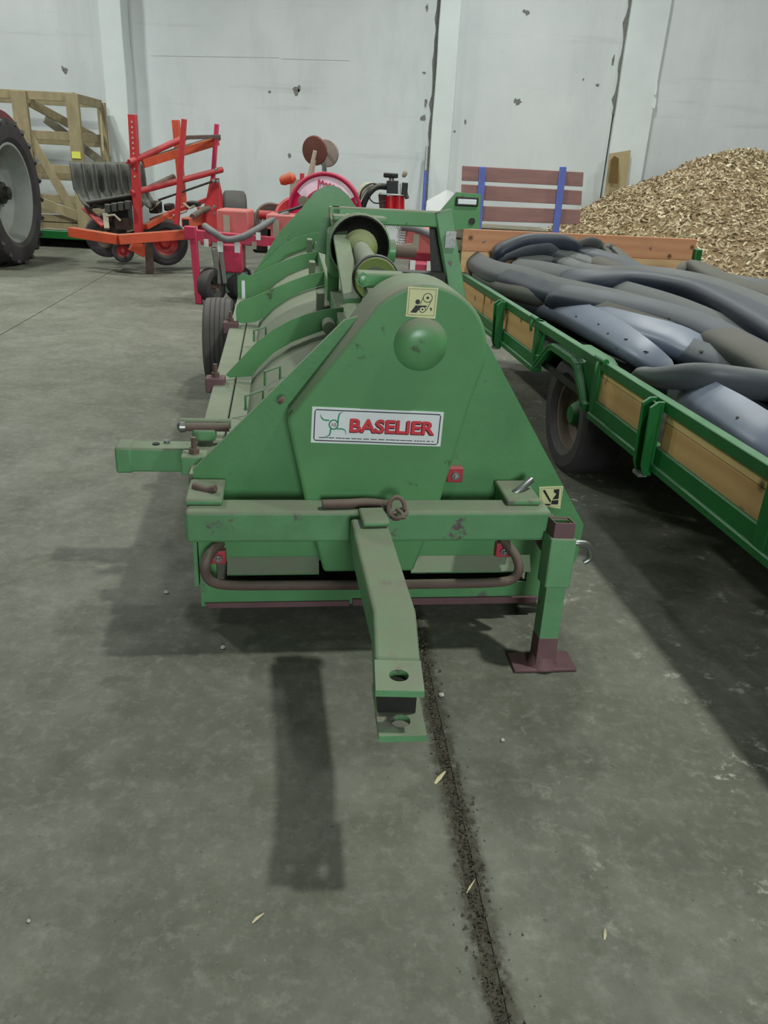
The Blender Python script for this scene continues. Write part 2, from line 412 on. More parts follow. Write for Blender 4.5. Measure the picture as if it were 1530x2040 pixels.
# housing shell
prof = [(-.15,.605),(-.12,.645),(-.05,.715),(.04,.775),(.13,.815),(.22,.845),(.32,.87),(.45,.88),(.6,.86),(.75,.79),(.88,.67),(.98,.54),(1.05,.38)]
mb = MB(); vs = []; us = [2.6, 3.2, 3.75, 4.4, 5.0, 5.9, 6.84]; inner = [(a, b - .012) for a, b in prof]
ring = prof + inner[::-1]; n = len(ring)
for u in us: vs += [(a, u, b + tilt(u)) for a, b in ring]
fs = [(i*n+k, i*n+(k+1) % n, (i+1)*n+(k+1) % n, (i+1)*n+k) for i in range(len(us)-1) for k in range(n)]
mb.add(vs, fs); mb.build('rotor_housing', DUSTY, T)
# side planks of the housing edge
for (w0, w1, z, zb) in ((-.325, -.228, .60, .55), (-.222, -.14, .605, .58)):
    mb = MB(); vs = []
    for u in (2.6, 6.84): vs += [(w0,u,zb+tilt(u)),(w1,u,zb+tilt(u)),(w1,u,z+tilt(u)),(w0,u,z+tilt(u))]
    mb.add(vs, [(3,2,1,0),(4,5,6,7),(0,1,5,4),(1,2,6,5),(2,3,7,6),(3,0,4,7)]); mb.build('edge_plank', DUSTY, T, bevel=0.006)
mb = MB(); mb.box((-.325, 2.62, .12), (-.31, 6.82, .56)); mb.build('side_skirt', GREEN_OLD, T)
mb = MB(); mb.box((1.04, 2.62, .12), (1.055, 6.82, .42)); mb.build('side_skirt', GREEN_OLD, T)
# spine tube under the rib heads
mb = MB(); vs = []
for u in (3.3, 6.84): vs += [(a, u, b + tilt(u)) for a, b in ((.25,.86),(.36,.86),(.36,.945),(.25,.945))]
mb.add(vs, [(3,2,1,0),(4,5,6,7),(0,1,5,4),(1,2,6,5),(2,3,7,6),(3,0,4,7)]); mb.build('spine_tube', GREEN_OLD, T, bevel=0.006)
# end plates
pl_top = [(-.307,.599),(.198,1.121)] + arc(.44,1.03,.215,150,20,10) + [(.688,1.049),(1.124,.387),(1.13,.313),(1.074,.128),(.983,.058)]
mb = MB(); mb.pu([(-.307,.599),(.198,1.121)] + arc(.44,1.03,.215,150,20,10) + [(.688,1.049),(1.124,.387),(1.12,.245),(-.30,.245)], 2.58, 2.6)
mb.pu([(-.30,.245),(-.30,.058),(-.24,.058),(-.24,.245)], 2.58, 2.6)
mb.pu([(.93,.245),(.93,.058),(.983,.058),(1.074,.128),(1.12,.245)], 2.58, 2.6)
mb.pu([(-.24,.145),(-.24,.058),(.93,.058),(.93,.145)], 2.58, 2.6)
fp = mb.build('end_plate', GREEN_SKIRT, T)
# folded lip above the slot
for a, b in ((-.2, .13), (.47, .93)):
    mb = MB(); mb.add([(a,2.578,.262),(b,2.578,.262),(b - (.05 if a > 0 else .0),2.535,.215),(a,2.535,.215),(a,2.578,.252),(b,2.578,.252),(b,2.541,.207),(a,2.541,.207)],
           [(0,1,2,3),(4,7,6,5),(0,4,5,1),(1,5,6,2),(2,6,7,3),(3,7,4,0)])
    mb.build('folded_lip', GREEN_OLD, fp)
mb = MB(); mb.pu([(.26,.083),(.985,.083),(.975,.054),(.26,.054)], 2.568, 2.58); mb.build('wear_strip', PRIMER, fp, bevel=0.003)
mb = MB(); mb.pu([(-.29,.075),(.25,.075),(.25,.052),(-.275,.052)], 2.57, 2.58); mb.build('wear_strip', PRIMER, fp, bevel=0.003)
# far end plate
far = [(-.2,.75),(-.03,1.02),(.145,1.205),(.255,1.34),(.325,1.385),(.395,1.40),(.46,1.38),(.53,1.325),(.57,1.27),(.75,1.1),(1.12,.5),(1.1,.15),(-.3,.15),(-.31,.6)]
mb = MB(); mb.pu(far, 6.84, 6.86); mb.build('end_plate', GREEN, T)
# ribs
def rib(u, up, lo, lab=None):
    P = [(FM.pu(x, y, u).x, FM.pu(x, y, u).z) for x, y in up] + [(FM.pu(x, y, u).x, FM.pu(x, y, u).z) for x, y in lo[::-1]]
    r = MB().pu(P, u - .006, u + .006).build('rib', GREEN, T); return r
rib(3.75, [(450,747),(455,741),(479,716),(508,685),(545,656),(581,636),(618,623),(650,616),(684,612)], [(458,752),(501,749),(515,732),(545,703),(581,681),(618,667),(655,654),(690,646)])
rib(5.0, [(470,618),(472,608),(479,600),(508,590),(545,574),(581,559),(618,546),(651,540),(668,538)], [(471,641),(488,644),(508,641),(532,630),(545,617),(572,597),(600,581),(636,570),(668,562)])
r3 = rib(5.9, [(474,551),(482,545),(497,549),(526,537),(563,520),(600,507),(636,500),(660,497)], [(474,599),(500,604),(550,566),(581,546),(627,527),(660,518)])
rib(6.5, [(512,538),(521,530),(556,494),(584,475),(625,464),(645,462)], [(508,548),(535,545),(568,507),(621,488),(645,482)])
p = FM.pu(485, 580, 5.9); MB().box((p.x-.012, 5.885, p.z-.07), (p.x+.012, 5.893, p.z+.075)).build('reflector_strip', WHITE, r3)
# rib feet: clamp block, bolt
for (px, py, u) in ((447, 760, 3.72), (472, 655, 4.95), (398, 915, 2.72)):
    z = .60 + tilt(u)
    b = MB().box((-.36, u-.04, z-.04), (-.27, u+.04, z+.03)).build('clamp_block', PRIMER if u > 3 else GREEN_OLD, T, bevel=0.006)
    mb = MB(); mb.lathe([(.02,0),(.02,.02),(.011,.02),(.011,.06)], (-.315, u, z+.03), (0,0,1), 6); mb.build('bolt', RUST, b)
# sheet handles and pin bosses on the shell
for (px, py, z, s) in ((507,800,.665,.05), (543,752,.74,.045), (518,668,.69,.045)):
    c = FM.pz(px, py, z)
    MB().tube([c + V((-s*.7,-s*.5,-.03)), c + V((-s*.7,-s*.5,.03)), c + V((s*.7,s*.3,.045)), c + V((s*.7,s*.3,-.01))], .006, 8).build('sheet_handle', GREEN_OLD, T)
for (px, py, z) in ((655, 650, .93),):
    c = FM.pz(px, py, z); MB().cyl(c + V((0,-.05,0)), c + V((0,.06,0)), .028).build('hinge_boss', DUSTY, T)
for (u, w, z) in ((5.35, .19, .97), (6.2, .2, 1.03), (4.35, .2, .93)):
    mb = MB(); mb.box((w-.02, u-.06, z-.10), (w+.02, u+.06, z+.01)); mb.build('stop_plate', DUSTY, T, bevel=.004)
# latch on the left edge
lt = MB().box((-.335, 2.86, .605), (-.25, 2.93, .65)).build('latch', GREEN_OLD, T, bevel=.008)
MB().cyl((-.39, 2.97, .64), (-.2, 2.97, .64), .02).build('latch_pin', GREEN_OLD, lt); MB().cyl((-.36, 2.88, .655), (-.2, 2.88, .655), .016).build('latch_pin', RUST, lt)
MB().lathe([(.02,0),(.022,.02),(.012,.03),(.0,.032)], (-.36, 2.88, .655), (-1,0,0), 12).build('pin_end', STEEL, lt)

# ---------------- belt guard
U1, U2 = 2.44, 2.72
hood = arc(.44,1.056,.206,-12,138,20) + [(.243,1.135),(.018,.835),(.015,.815),(.072,.545),(.141,.27),(.46,.27),(.538,.545),(.61,.9)]
mb = MB(); mb.pu(hood, U1, U2); bgd = mb.build('belt_guard', GREEN, T, bevel=0.012, seg=3)
c = FM.pu(838, 686, U1)
mb = MB(); mb.lathe([(.088,-.003),(.084,.002),(.076,.012),(.064,.022),(.048,.028),(.02,.030),(0.0001,.030)], (c.x, U1, c.z), (0,-1,0), 32); mb.build('pressed_bulge', GREEN, bgd)
for (w, z) in ((.012,.84),): MB().lathe([(.014,0),(.014,.012),(0.0001,.016)], (w-.012, U1+.06, z+.03), (-.7,0,.7), 10).build('bolt', RUST, bgd)

def sheet(quad, u, th, mt, name, parent, label=None):
    """thin rectangle through four (w,z) corners, standing proud of u towards the viewer"""
    return MB().pu(quad, u - th, u).build(name, mt, parent, smooth=0, label=label)
def plane_axes(tl, tr, bl):
    o = V((tl.x, tl.z)); ex = V((tr.x - tl.x, tr.z - tl.z)); ey = V((bl.x - tl.x, bl.z - tl.z)); return o, ex, ey
def at2(ax, a, b):
    o, ex, ey = ax; p = o + ex * a + ey * b; return (p.x, p.y)
def text_mesh(body, size, bold=0.0):
    cu = bpy.data.curves.new('lettering', 'FONT'); cu.body = body; cu.size = size; cu.offset = bold; cu.align_x = 'LEFT'; cu.resolution_u = 3
    ob = bpy.data.objects.new('lettering', cu); COL.objects.link(ob); bpy.context.view_layer.update()
    me = bpy.data.meshes.new_from_object(ob.evaluated_get(bpy.context.evaluated_depsgraph_get()))
    vs = [v.co.copy() for v in me.vertices]; fs = [tuple(p.vertices) for p in me.polygons]
    bpy.data.objects.remove(ob); bpy.data.curves.remove(cu); bpy.data.meshes.remove(me); return vs, fs
def flat_text(body, ax, a0, a1, b0, b1, u, mt, name, parent, bold=0.0, dx=0, dy=0):
    """lettering fitted into the box a0..a1, b0..b1 (fractions of the plate)"""
    vs, fs = text_mesh(body, 1.0, bold)
    xs = [v.x for v in vs]; ys = [v.y for v in vs]; x0, x1, y0, y1 = min(xs), max(xs), min(ys), max(ys)
    mb = MB(); pts = []
    for v in vs:
        a = a0 + (a1-a0)*(v.x-x0)/(x1-x0) + dx; b = b1 - (b1-b0)*(v.y-y0)/(y1-y0) + dy
        w, z = at2(ax, a, b); pts.append((w, u, z))
    mb.add(pts, fs); return mb.build(name, mt, parent, smooth=0)
def line2(ax, pts, th, u, mt, name, parent, closed=False):
    """flat stroke through plate fractions; th in metres"""
    P = [V((*at2(ax, a, b),)) for a, b in pts]; mb = MB(); N = len(P); vs = []; fs = []
    for i, p in enumerate(P):
        d = (P[(i+1) % N] - P[i-1]) if closed else (P[min(i+1,N-1)] - P[max(i-1,0)])
        d.normalize(); nrm = V((-d.y, d.x)); t = th[i] if isinstance(th, list) else th
        for s in (-.5, .5): q = p + nrm*s*t; vs.append((q.x, u, q.y))
    for i in range(N if closed else N-1): j = (i+1) % N; fs.append((2*i, 2*i+1, 2*j+1, 2*j))
    mb.add(vs, fs); return mb.build(name, mt, parent, smooth=0)
def disc2(ax, a, b, r, u, mt, name, parent):
    w, z = at2(ax, a, b); return MB().add([(w + r*math.cos(t*math.pi/14), u, z + r*math.sin(t*math.pi/14)) for t in range(28)], [tuple(range(28))]).build(name, mt, parent, smooth=0)
def circ(a, b, ra, rb, n=26): return [(a + ra*math.cos(2*math.pi*k/n), b + rb*math.sin(2*math.pi*k/n)) for k in range(n)]

# maker's plate
tl, tr, br, bl = [FM.pu(x, y, U1) for x, y in ((622,810),(884,821),(877,889),(619,881))]
pl_ = sheet([(tl.x,tl.z),(tr.x,tr.z),(br.x,br.z),(bl.x,bl.z)], U1, .003, WHITE, 'maker_plate', bgd, 'white maker plate with red lettering')
ax = plane_axes(tl, tr, bl); uu = U1 - .0034
rr = [(.02+.012,.07),(.968,.07),(.978,.12),(.978,.88),(.966,.93),(.032,.93),(.022,.88),(.022,.12)]
line2(ax, rr, .0035, uu, INK, 'border_line', pl_, True)
flat_text('BASELIER', ax, .29, .945, .27, .66, uu, LETDARK, 'lettering', pl_, .045, -.004, .03)
flat_text('BASELIER', ax, .29, .945, .27, .66, uu - .0004, LETRED, 'lettering', pl_, .03)
line2(ax, circ(.166,.47,.033,.128), .0045, uu, LOGOG, 'emblem_ring', pl_, True)
flat_text('AB', ax, .146, .188, .42, .53, uu, PRIMER, 'lettering', pl_, .005)
for pts in ([(.132,.36),(.115,.355),(.09,.345),(.075,.30),(.068,.26),(.062,.19)], [(.197,.42),(.198,.30),(.203,.19),(.213,.13),(.232,.10)],
            [(.19,.585),(.22,.58),(.245,.59),(.258,.64),(.264,.74)], [(.146,.57),(.143,.70),(.138,.77),(.125,.80),(.10,.825)]):
    line2(ax, pts, [.0045]*(len(pts)-2) + [.003, .0012], uu, LOGOG, 'emblem_blade', pl_)
random.seed(2); a = .06
while a < .94:
    l = random.uniform(.012, .05); line2(ax, [(a,.845),(min(.945,a+l),.845)], .0028, uu, DARKSTEEL, 'fine_print', pl_); a += l + random.choice([.004,.004,.012])

# warning stickers
tl, tr, br, bl = [FM.pu(x, y, U1) for x, y in ((813,571),(873,574),(867,635),(808,630))]
st = sheet([(tl.x,tl.z),(tr.x,tr.z),(br.x,br.z),(bl.x,bl.z)], U1, .002, CREAM, 'warning_sticker', bgd, 'pale yellow pinch-point warning sticker')
ax = plane_axes(tl, tr, bl); uu = U1 - .0025
line2(ax, [(.06,.06),(.94,.06),(.94,.94),(.06,.94)], .0016, uu, INK, 'border_line', st, True)
line2(ax, circ(.68,.34,.15,.15), .0022, uu, INK, 'pulley_ring', st, True); line2(ax, circ(.54,.74,.10,.10), .0022, uu, INK, 'pulley_ring', st, True)
disc2(ax, .68, .34, .0042, uu, INK, 'pulley_hub', st); disc2(ax, .54, .74, .003, uu, INK, 'pulley_hub', st)
line2(ax, [(.54,.30),(.45,.58)], .002, uu, INK, 'belt_line', st); line2(ax, [(.81,.42),(.66,.78)], .002, uu, INK, 'belt_line', st)
disc2(ax, .36, .49, .0075, uu, INK, 'figure_head', st)
def poly2(ax, pts, u, mt, name, parent): return MB().add([(*[at2(ax,a,b)[0]], u, at2(ax,a,b)[1]) for a, b in pts], [tuple(range(len(pts)))]).build(name, mt, parent, smooth=0)
poly2(ax, [(.14,.86),(.30,.61),(.66,.60),(.68,.65),(.48,.67),(.34,.86)], uu - .0003, INK, 'figure_body', st)
poly2(ax, [(.80,.66),(.86,.70),(.85,.76),(.80,.80),(.82,.74),(.77,.70)], uu, INK, 'figure_hand', st)
tl, tr, br, bl = [FM.pu(x, y, 2.58) for x, y in ((1074,970),(1122,968),(1116,1013),(1073,1013))]
st = sheet([(tl.x,tl.z),(tr.x,tr.z),(br.x,br.z),(bl.x+.004,bl.z+.012),(bl.x,bl.z+.03)], 2.58, .002, CREAM, 'warning_sticker', fp, 'pale yellow foot-crushing warning sticker')
ax = plane_axes(tl, tr, bl); uu = 2.5775
line2(ax, [(.07,.07),(.93,.07),(.93,.93),(.12,.93)], .0014, uu, INK, 'border_line', st, True)
poly2(ax, [(.14,.16),(.24,.13),(.52,.68),(.46,.74)], uu, INK, 'blade_mark', st)
poly2(ax, [(.60,.14),(.84,.12),(.82,.58),(.55,.60),(.72,.34),(.62,.28)], uu, INK, 'leg_mark', st)
poly2(ax, [(.54,.64),(.82,.63),(.80,.84),(.50,.82)], uu, INK, 'foot_mark', st)
poly2(ax, [(.20,.78),(.50,.80),(.46,.88),(.30,.86)], uu, INK, 'ground_mark', st)

# ---------------- hitch frame in front
hb = MB().box((-.31, 2.335, .44), (.90, 2.445, .55)).build('hitch_beam', GREEN_OLD, T, bevel=0.012, seg=3)
for w0, w1 in ((-.315, -.195), (.755, .875)):
    b = MB().box((w0+.01, 2.44, .42), (w1-.01, 2.58, .56)).build('hitch_bracket', GREEN_OLD, T, bevel=0.008)
    MB().box((w0, 2.385, .55), (w1, 2.57, .572)).build('cap_plate', GREEN_OLD, b, bevel=0.008)
    a = V((w0+.065, 2.46, .575))
    if w0 < 0: MB().tube([a + V((-.045,.025,.006)), a, a + V((.03,-.015,.012))], .012, 10).build('bracket_pin', RUST, b)
    else: MB().tube([a + V((-.02,.0,-.01)), a + V((0,.0,.006)), a + V((.045,.03,.03))], .013, 10).build('bracket_pin', STEEL, b)
# drawbar: box tube with an open clevis
zt = .555
a = FM.pz(742, 1040, zt); k = FM.pz(786, 1215, .54); e = FM.pz(797, 1380, .515); k2 = FM.pz(783,1232,.54)
dmb = MB(); hw = .058
def rail_section(pts, hw, th):
    vs = []; n = len(pts)
    for i, p in enumerate(pts):
        d = (pts[min(i+1,n-1)] - pts[max(i-1,0)]); d.z = 0; d.normalize(); s = V((d.y, -d.x, 0))
        w_ = hw[i]; t = th[i]
        vs += [p + s*w_ , p - s*w_, p - s*w_ - V((0,0,t)), p + s*w_ - V((0,0,t))]
    fs = [(i*4+j, i*4+(j+1) % 4, i*4+4+(j+1) % 4, i*4+4+j) for i in range(n-1) for j in range(4)]
    return vs, fs + [(3,2,1,0), ((n-1)*4, (n-1)*4+1, (n-1)*4+2, (n-1)*4+3)]
e0 = k.lerp(e, .62)
vs, fs = rail_section([a + V((-.01,.03,.0)), k, e0], [.058,.056,.054], [.11,.105,.10]); dmb.add(vs, fs)
db = dmb.build('drawbar', GREEN_OLD, T, bevel=0.010, seg=3)
def holed(p0, p1, hw, z0, z1, hc, hr):
    """flat tongue from p0 to p1 with a round hole at hc"""
    d = V((p1.x-p0.x, p1.y-p0.y)); L = d.length; d.normalize(); s = V((d.y, -d.x)); n = 24
    outer = []
    rect = [(0,-hw),(0,hw),(L,hw),(L,-hw)]
    inner = [(hc + hr*math.cos(2*math.pi*i/n), hr*math.sin(2*math.pi*i/n)*1.0) for i in range(n)]
    def edge(a):
        c_, s_ = math.cos(a), math.sin(a)
        ts = [((L-hc)/c_ if c_ > 1e-6 else ((-hc)/c_ if c_ < -1e-6 else 9)), (hw/abs(s_) if abs(s_) > 1e-6 else 9)]
        t = min(ts); return (hc + c_*t, s_*t)
    outer = [edge(2*math.pi*i/n) for i in range(n)]
    # add exact corners
    mb = MB(); W = lambda q, z: V((p0.x + d.x*q[0] + s.x*q[1], p0.y + d.y*q[0] + s.y*q[1], z))
    vs = [W(q, z1) for q in outer] + [W(q, z1) for q in inner] + [W(q, z0) for q in outer] + [W(q, z0) for q in inner]; fs = []
    for i in range(n):
        j = (i+1) % n
        fs += [(i, j, n+j, n+i), (2*n+i, 3*n+i, 3*n+j, 2*n+j), (i, 2*n+i, 2*n+j, j), (n+i, n+j, 3*n+j, 3*n+i)]
    cr = [W(q, z1) for q in rect]; mb.add(vs, fs)
    # corner wedges
    for (cx, cy) in rect:
        an = math.atan2(cy, cx - hc) % (2*math.pi); i = int(an / (2*math.pi) * n); j = (i+1) % n
        A_, B_, C_ = outer[i], (cx, cy), outer[j]
        mb.add([W(A_,z0),W(B_,z0),W(C_,z0),W(A_,z1),W(B_,z1),W(C_,z1)], [(0,2,1),(3,4,5),(0,1,4,3),(1,2,5,4)])
    return mb
h1 = FM.pz(795, 1347, .518); h2 = FM.pz(800, 1436, .415); e2 = FM.pz(803, 1466, .415)
p0 = e0 + V((0,0,-.0)); L1 = (V((h1.x,h1.y)) - V((p0.x,p0.y))).length
holed(p0, V((e.x, e.y, 0)), .055, .503, .52, L1, .023).build('clevis_plate', GREEN_OLD, db)
s0 = k.lerp(e, .45); L2 = (V((h2.x,h2.y)) - V((s0.x,s0.y))).length
holed(V((s0.x, s0.y, 0)), V((e2.x, e2.y, 0)), .055, .398, .415, L2, .023).build('clevis_plate', GREEN_OLD, db)
mid = e0.lerp(e, .55); MB().bar(V((e0.x-.0, e0.y+.02, .46)), V((mid.x, mid.y, .46)), .09, .085).build('clevis_web', DARKSTEEL, db)
MB().bar(a + V((.0,.07,.012)), a + V((.008,-.045,.012)), .085, .02).build('weld_saddle', GREEN_OLD, db, bevel=.008)
# parking jack
J0, J1 = V((.905, 2.235, .012)), V((.925, 2.30, .53)); jd = (J1 - J0).normalized()
jk = MB().bar(J0 + jd*.30, J0 + jd*.475, .088, .088, (0,1,0)).build('jack_sleeve', GREEN_OLD, T, bevel=.005)
ri = MB()
for s in ((-1,-1),(1,-1),(1,1),(-1,1)): pass
def square_tube(p, q, o_, th):
    d = (q-p).normalized(); si = d.cross(V((0,1,0))).normalized(); up = si.cross(d); vs = []; fs = []
    for c in (p, q):
        for r in (o_, o_-th):
            for x, y in ((-1,-1),(1,-1),(1,1),(-1,1)): vs.append(c + si*x*r + up*y*r)
    for k in range(4):
        j = (k+1) % 4
        fs += [(k, j, 8+j, 8+k), (4+k, 12+k, 12+j, 4+j), (k, 4+k, 4+j, j), (8+k, 8+j, 12+j, 12+k)]
    return MB().add(vs, fs)
square_tube(J0 + jd*.10, J1, .034, .005).build('jack_tube', GREEN_OLD, jk, bevel=.002)
square_tube(J0, J0 + jd*.11, .035, .006).build('jack_tube', PRIMER, jk, bevel=.002)
square_tube(J0 + jd*.46, J1 + jd*.006, .036, .005).build('jack_tube', PRIMER, jk, bevel=.002)
MB().box((-.0,0,0),(0,0,0))
MB().box((.795, 2.19, 0.001), (1.02, 2.30, .014)).build('foot_plate', PRIMER, jk, bevel=.004)
MB().lathe([(.055,0),(.045,.02),(.04,.035)], (J0.x, J0.y, .013), (0,0,1), 14).build('weld_collar', PRIMER, jk)
MB().tube(smooth_path([(.95,2.30,.45),(.99,2.29,.455),(1.03,2.30,.44),(1.05,2.31,.39),(1.03,2.31,.37)]), .011, 10).build('locking_pin', STEEL, jk)
MB().bar(V((.895,2.40,.47)), V((.93,2.31,.42)), .03, .12).build('jack_lug', PRIMER, jk)
# low guard bar
gpx = [(436,1106),(416,1112),(408,1130),(413,1150),(430,1162),(470,1166),(560,1166),(720,1165),(880,1163),(990,1160),(1022,1152),(1034,1132),(1030,1112),(1015,1098)]
gp = [FM.pu(x, y, 2.47) for x, y in gpx]; gp[0].y = 2.56; gp[-1].y = 2.56; gp[1].y = 2.50; gp[-2].y = 2.50
gbar = MB().tube(smooth_path(gp, 5), .0175, 12).build('guard_bar', RUST, T)
for (px, py, s) in ((436,1105,.026), (1000,1091,.028), (904,942,.028)):
    q = FM.pu(px, py, 2.575); up_ = 2.58
    l = MB().box((q.x-s, 2.55, q.z-s), (q.x+s, 2.58, q.z+s)).build('red_lug', REDLUG, gbar if py > 1000 else fp, bevel=.004)
    if py < 1000: pass
    mbb = MB(); mbb.lathe([(.015,0),(.015,.012),(.008,.012),(.008,.026),(0.0001,.027)], (q.x, 2.55, q.z), (0,-1,0), 6)
    mbb.build('bolt', STEEL, gbar if py > 1000 else fp)
# short side tube on the left
q0 = FM.pu(243, 893, 3.0); q1 = FM.pu(243, 941, 3.0)
sd = MB().box((q0.x, 3.0, q1.z), (-.31, 3.1, q0.z)).build('side_tube', GREEN_OLD, T, bevel=.01)
MB().box((q0.x-.03, 2.995, q1.z-.004), (q0.x+.035, 3.105, q0.z+.004)).build('end_cap', GREEN_OLD, sd, bevel=.01)
MB().lathe([(.014,0),(.014,.004),(0.0001,.005)], (-.50, 3.05, q0.z+.001), (0,0,1), 12).build('bolt_hole', INK, sd)
MB().lathe([(.012,0),(.012,.01),(0.0001,.012)], (-.46, 3.07, q0.z+.001), (0,0,1), 12).build('bolt', STEEL, sd)

# ---------------- headstock, gearbox, drive shaft
UH = 4.3
cl, cr = FM.pu(660, 412, UH), FM.pu(885, 420, UH); zb = FM.pu(700, 446, UH).z
hs = MB().box((cl.x, UH, zb), (cr.x, UH+.1, cl.z)).build('headstock_beam', GREEN, T, bevel=.008)
pb = FM.pu(703, 600, 3.15); MB().bar(V((cl.x+.03, UH, cl.z-.04)), V((pb.x, 3.15, pb.z)), .075, .02, (0,-.4,1)).build('headstock_brace', GREEN_OLD, hs, bevel=.004)
MB().box((cl.x-.01, UH, .9), (cl.x+.05, UH+.1, cl.z)).build('headstock_post', GREEN, hs, bevel=.006)
pd = FM.pu(640, 505, UH+.03); MB().bar(V((cl.x, UH+.05, cl.z-.06)), V((pd.x, UH+.05, pd.z)), .012, .075, (1,0,.6)).build('headstock_brace', GREEN_OLD, hs)
pe = FM.pu(914, 585, UH); MB().bar(V((cr.x-.005, UH+.03, cr.z)), V((pe.x, UH+.0, pe.z-.05)), .085, .07, (0,1,0)).build('headstock_post', GREEN_OLD, hs, bevel=.006)
pf = FM.pu(875, 435, UH+.1); pg = FM.pu(878, 590, UH+.1); MB().bar(V((pf.x, UH+.12, pf.z)), V((pg.x, UH+.1, pg.z)), .1, .02, (0,1,0)).build('headstock_post', DARKSTEEL, hs)
pi, pj = FM.pu(775, 540, UH), FM.pu(885, 545, UH); MB().bar(V((pi.x, UH, pi.z-.03)), V((pj.x, UH, pj.z-.03)), .1, .07).build('headstock_beam', DARKSTEEL, hs)
# link plate with a long slot
sp = [(874,425),(910,383),(958,387),(955,456),(880,457)]; P = [FM.pu(x, y, UH+.1) for x, y in sp]
lp = MB().pu([(p.x, p.z) for p in P], UH+.1, UH+.125).build('link_plate', GREEN, hs)
q = FM.pu(930, 402, UH+.098); MB().box((q.x-.062, UH+.090, q.z-.023), (q.x+.062, UH+.1, q.z+.023)).build('slot_collar', DARKSTEEL, lp, bevel=.02)
MB().box((q.x-.05, UH+.086, q.z-.013), (q.x+.05, UH+.092, q.z+.013)).build('slot_bush', WHITE, lp, bevel=.01)
q = FM.pu(940, 441, UH+.098); MB().lathe([(.018,0),(.018,.006),(0.0001,.006)], (q.x, UH+.1, q.z), (0,-1,0), 14).build('pin_hole', INK, lp)
q = FM.pu(703, 432, UH); MB().box((q.x-.036, UH-.004, q.z-.014), (q.x+.036, UH, q.z+.014)).build('type_plate', WHITE, hs)
q = FM.pu(897, 477, UH-.02); MB().box((q.x-.028, UH-.03, q.z-.042), (q.x+.028, UH-.022, q.z+.042)).build('type_plate', STEEL, hs)
# gearbox
g0 = FM.pu(716, 490, 3.95)
gx = MB().box((g0.x-.14, 4.02, g0.z-.16), (g0.x+.14, 4.42, g0.z+.06)).build('gearbox', GREEN_OLD, T, bevel=.03, seg=3)
MB().lathe([(.12,.0),(.130,-.06),(.14,-.12),(.135,-.125),(.118,-.06),(.08,-.03),(.0001,-.03)], (g0.x, 4.05, g0.z), (0,1,0), 32, dish=True).build('guard_bell', DARKSTEEL, gx)
MB().lathe([(.141,-.125),(.150,-.11),(.146,-.03),(.136,-.03)], (g0.x, 4.05, g0.z), (0,1,0), 32, close=True).build('bell_rim', GREEN_OLD, gx)
q = FM.pu(785, 490, 4.1); MB().lathe([(.07,-.16),(.07,-.01),(.055,.0),(.055,.03),(0.0001,.03)], (q.x-.02, 4.15, q.z-.03), (1,0,0), 20).build('input_housing', GREEN, gx)
MB().cyl((q.x, 4.15, q.z-.03), (q.x+.12, 4.15, q.z-.03), .028).build('input_stub', RUST, gx)
for dx in (-.1, .0, .09):
    MB().lathe([(.026,0),(.026,.05),(.014,.05),(.014,.075)], (g0.x+dx, 4.06, g0.z+.04), (0,0,1), 8).build('gearbox_bolt', GREEN, gx)
MB().box((g0.x-.12, 4.04, g0.z+.105), (g0.x+.14, 4.2, g0.z+.125)).build('mount_plate', GREEN_OLD, gx, bevel=.004)
# shaft
s1 = FM.pu(748, 556, 3.15); s0_ = V((g0.x, 4.0, g0.z))
sh = MB().tube([s1, s0_], [.05, .04], 20).build('drive_shaft', DUSTY, T)
d = (s0_ - s1)
MB().lathe([(.05,.0),(.07,.02),(.084,.06),(.08,.065),(.045,.05)], s1 + d*.06, -d, 28).build('shaft_cone', YGREEN, sh)
MB().lathe([(.088,.0),(.092,.012),(.088,.024),(.08,.024),(.08,0)], s1 + d*.0, d, 28, close=True).build('cone_ring', BLACK, sh)
MB().lathe([(.075,.0),(.085,.04),(.06,.1),(.045,.12)], s0_ - d*.06, -d, 24).build('shaft_cone', YGREEN, sh)
# bearing bracket behind the guard
q = FM.pu(758, 553, 2.95); bk = MB().box((q.x-.085, 2.9, q.z-.03), (q.x+.085, 3.0, q.z+.02)).build('bearing_bracket', GREEN, T, bevel=.008)
MB().box((q.x-.06, 2.6, q.z-.12), (q.x+.1, 2.98, q.z-.03)).build('bearing_arm', GREEN_OLD, bk, bevel=.008)
for dx in (-.07, .075): MB().lathe([(.026,0),(.026,.025),(.016,.025),(.016,.04),(0.0001,.042)], (q.x+dx, 2.9, q.z), (0,-1,0), 8).build('bolt', GREEN, bk)
# wheel
def tyre(mb_name, c, axis, R, half, rimr, parent, mt, grooves=0, lugs=0, lugmat=None):
    s = half; pr = [(rimr, -s*.75), (rimr+.25*(R-rimr), -s*.98), (R-.28*(R-rimr), -s), (R-.06*(R-rimr), -s*.86)]
    if grooves:
        n = grooves
        for i in range(n):
            x0 = -s*.8 + 1.6*s*i/n; x1 = -s*.8 + 1.6*s*(i+1)/n; e = .03*s; dz = .022*R
            bul = lambda x: R - .03*R*(x/s)**2
            if i: pr += [(bul(x0)-dz, x0 - .01*s), (bul(x0)-dz, x0+e), (bul(x0+e), x0+e*1.6)]
            else: pr += [(bul(x0), x0)]
            pr += [(bul(x1-e), x1-e*1.6)]
    else: pr += [(R-.01*R, -s*.7), (R, 0), (R-.01*R, s*.7)]
    pr += [(R-.06*(R-rimr), s*.86), (R-.28*(R-rimr), s), (rimr+.25*(R-rimr), s*.98), (rimr, s*.75)]
    t = MB().lathe(pr, c, axis, 56, close=True).build(mb_name, mt, parent, smooth=30)
    return t
wc = V((-.465, 6.0, .312))
ty = tyre('tyre', wc, (1,0,0), .31, .105, .19, T, RUBBER, grooves=5)
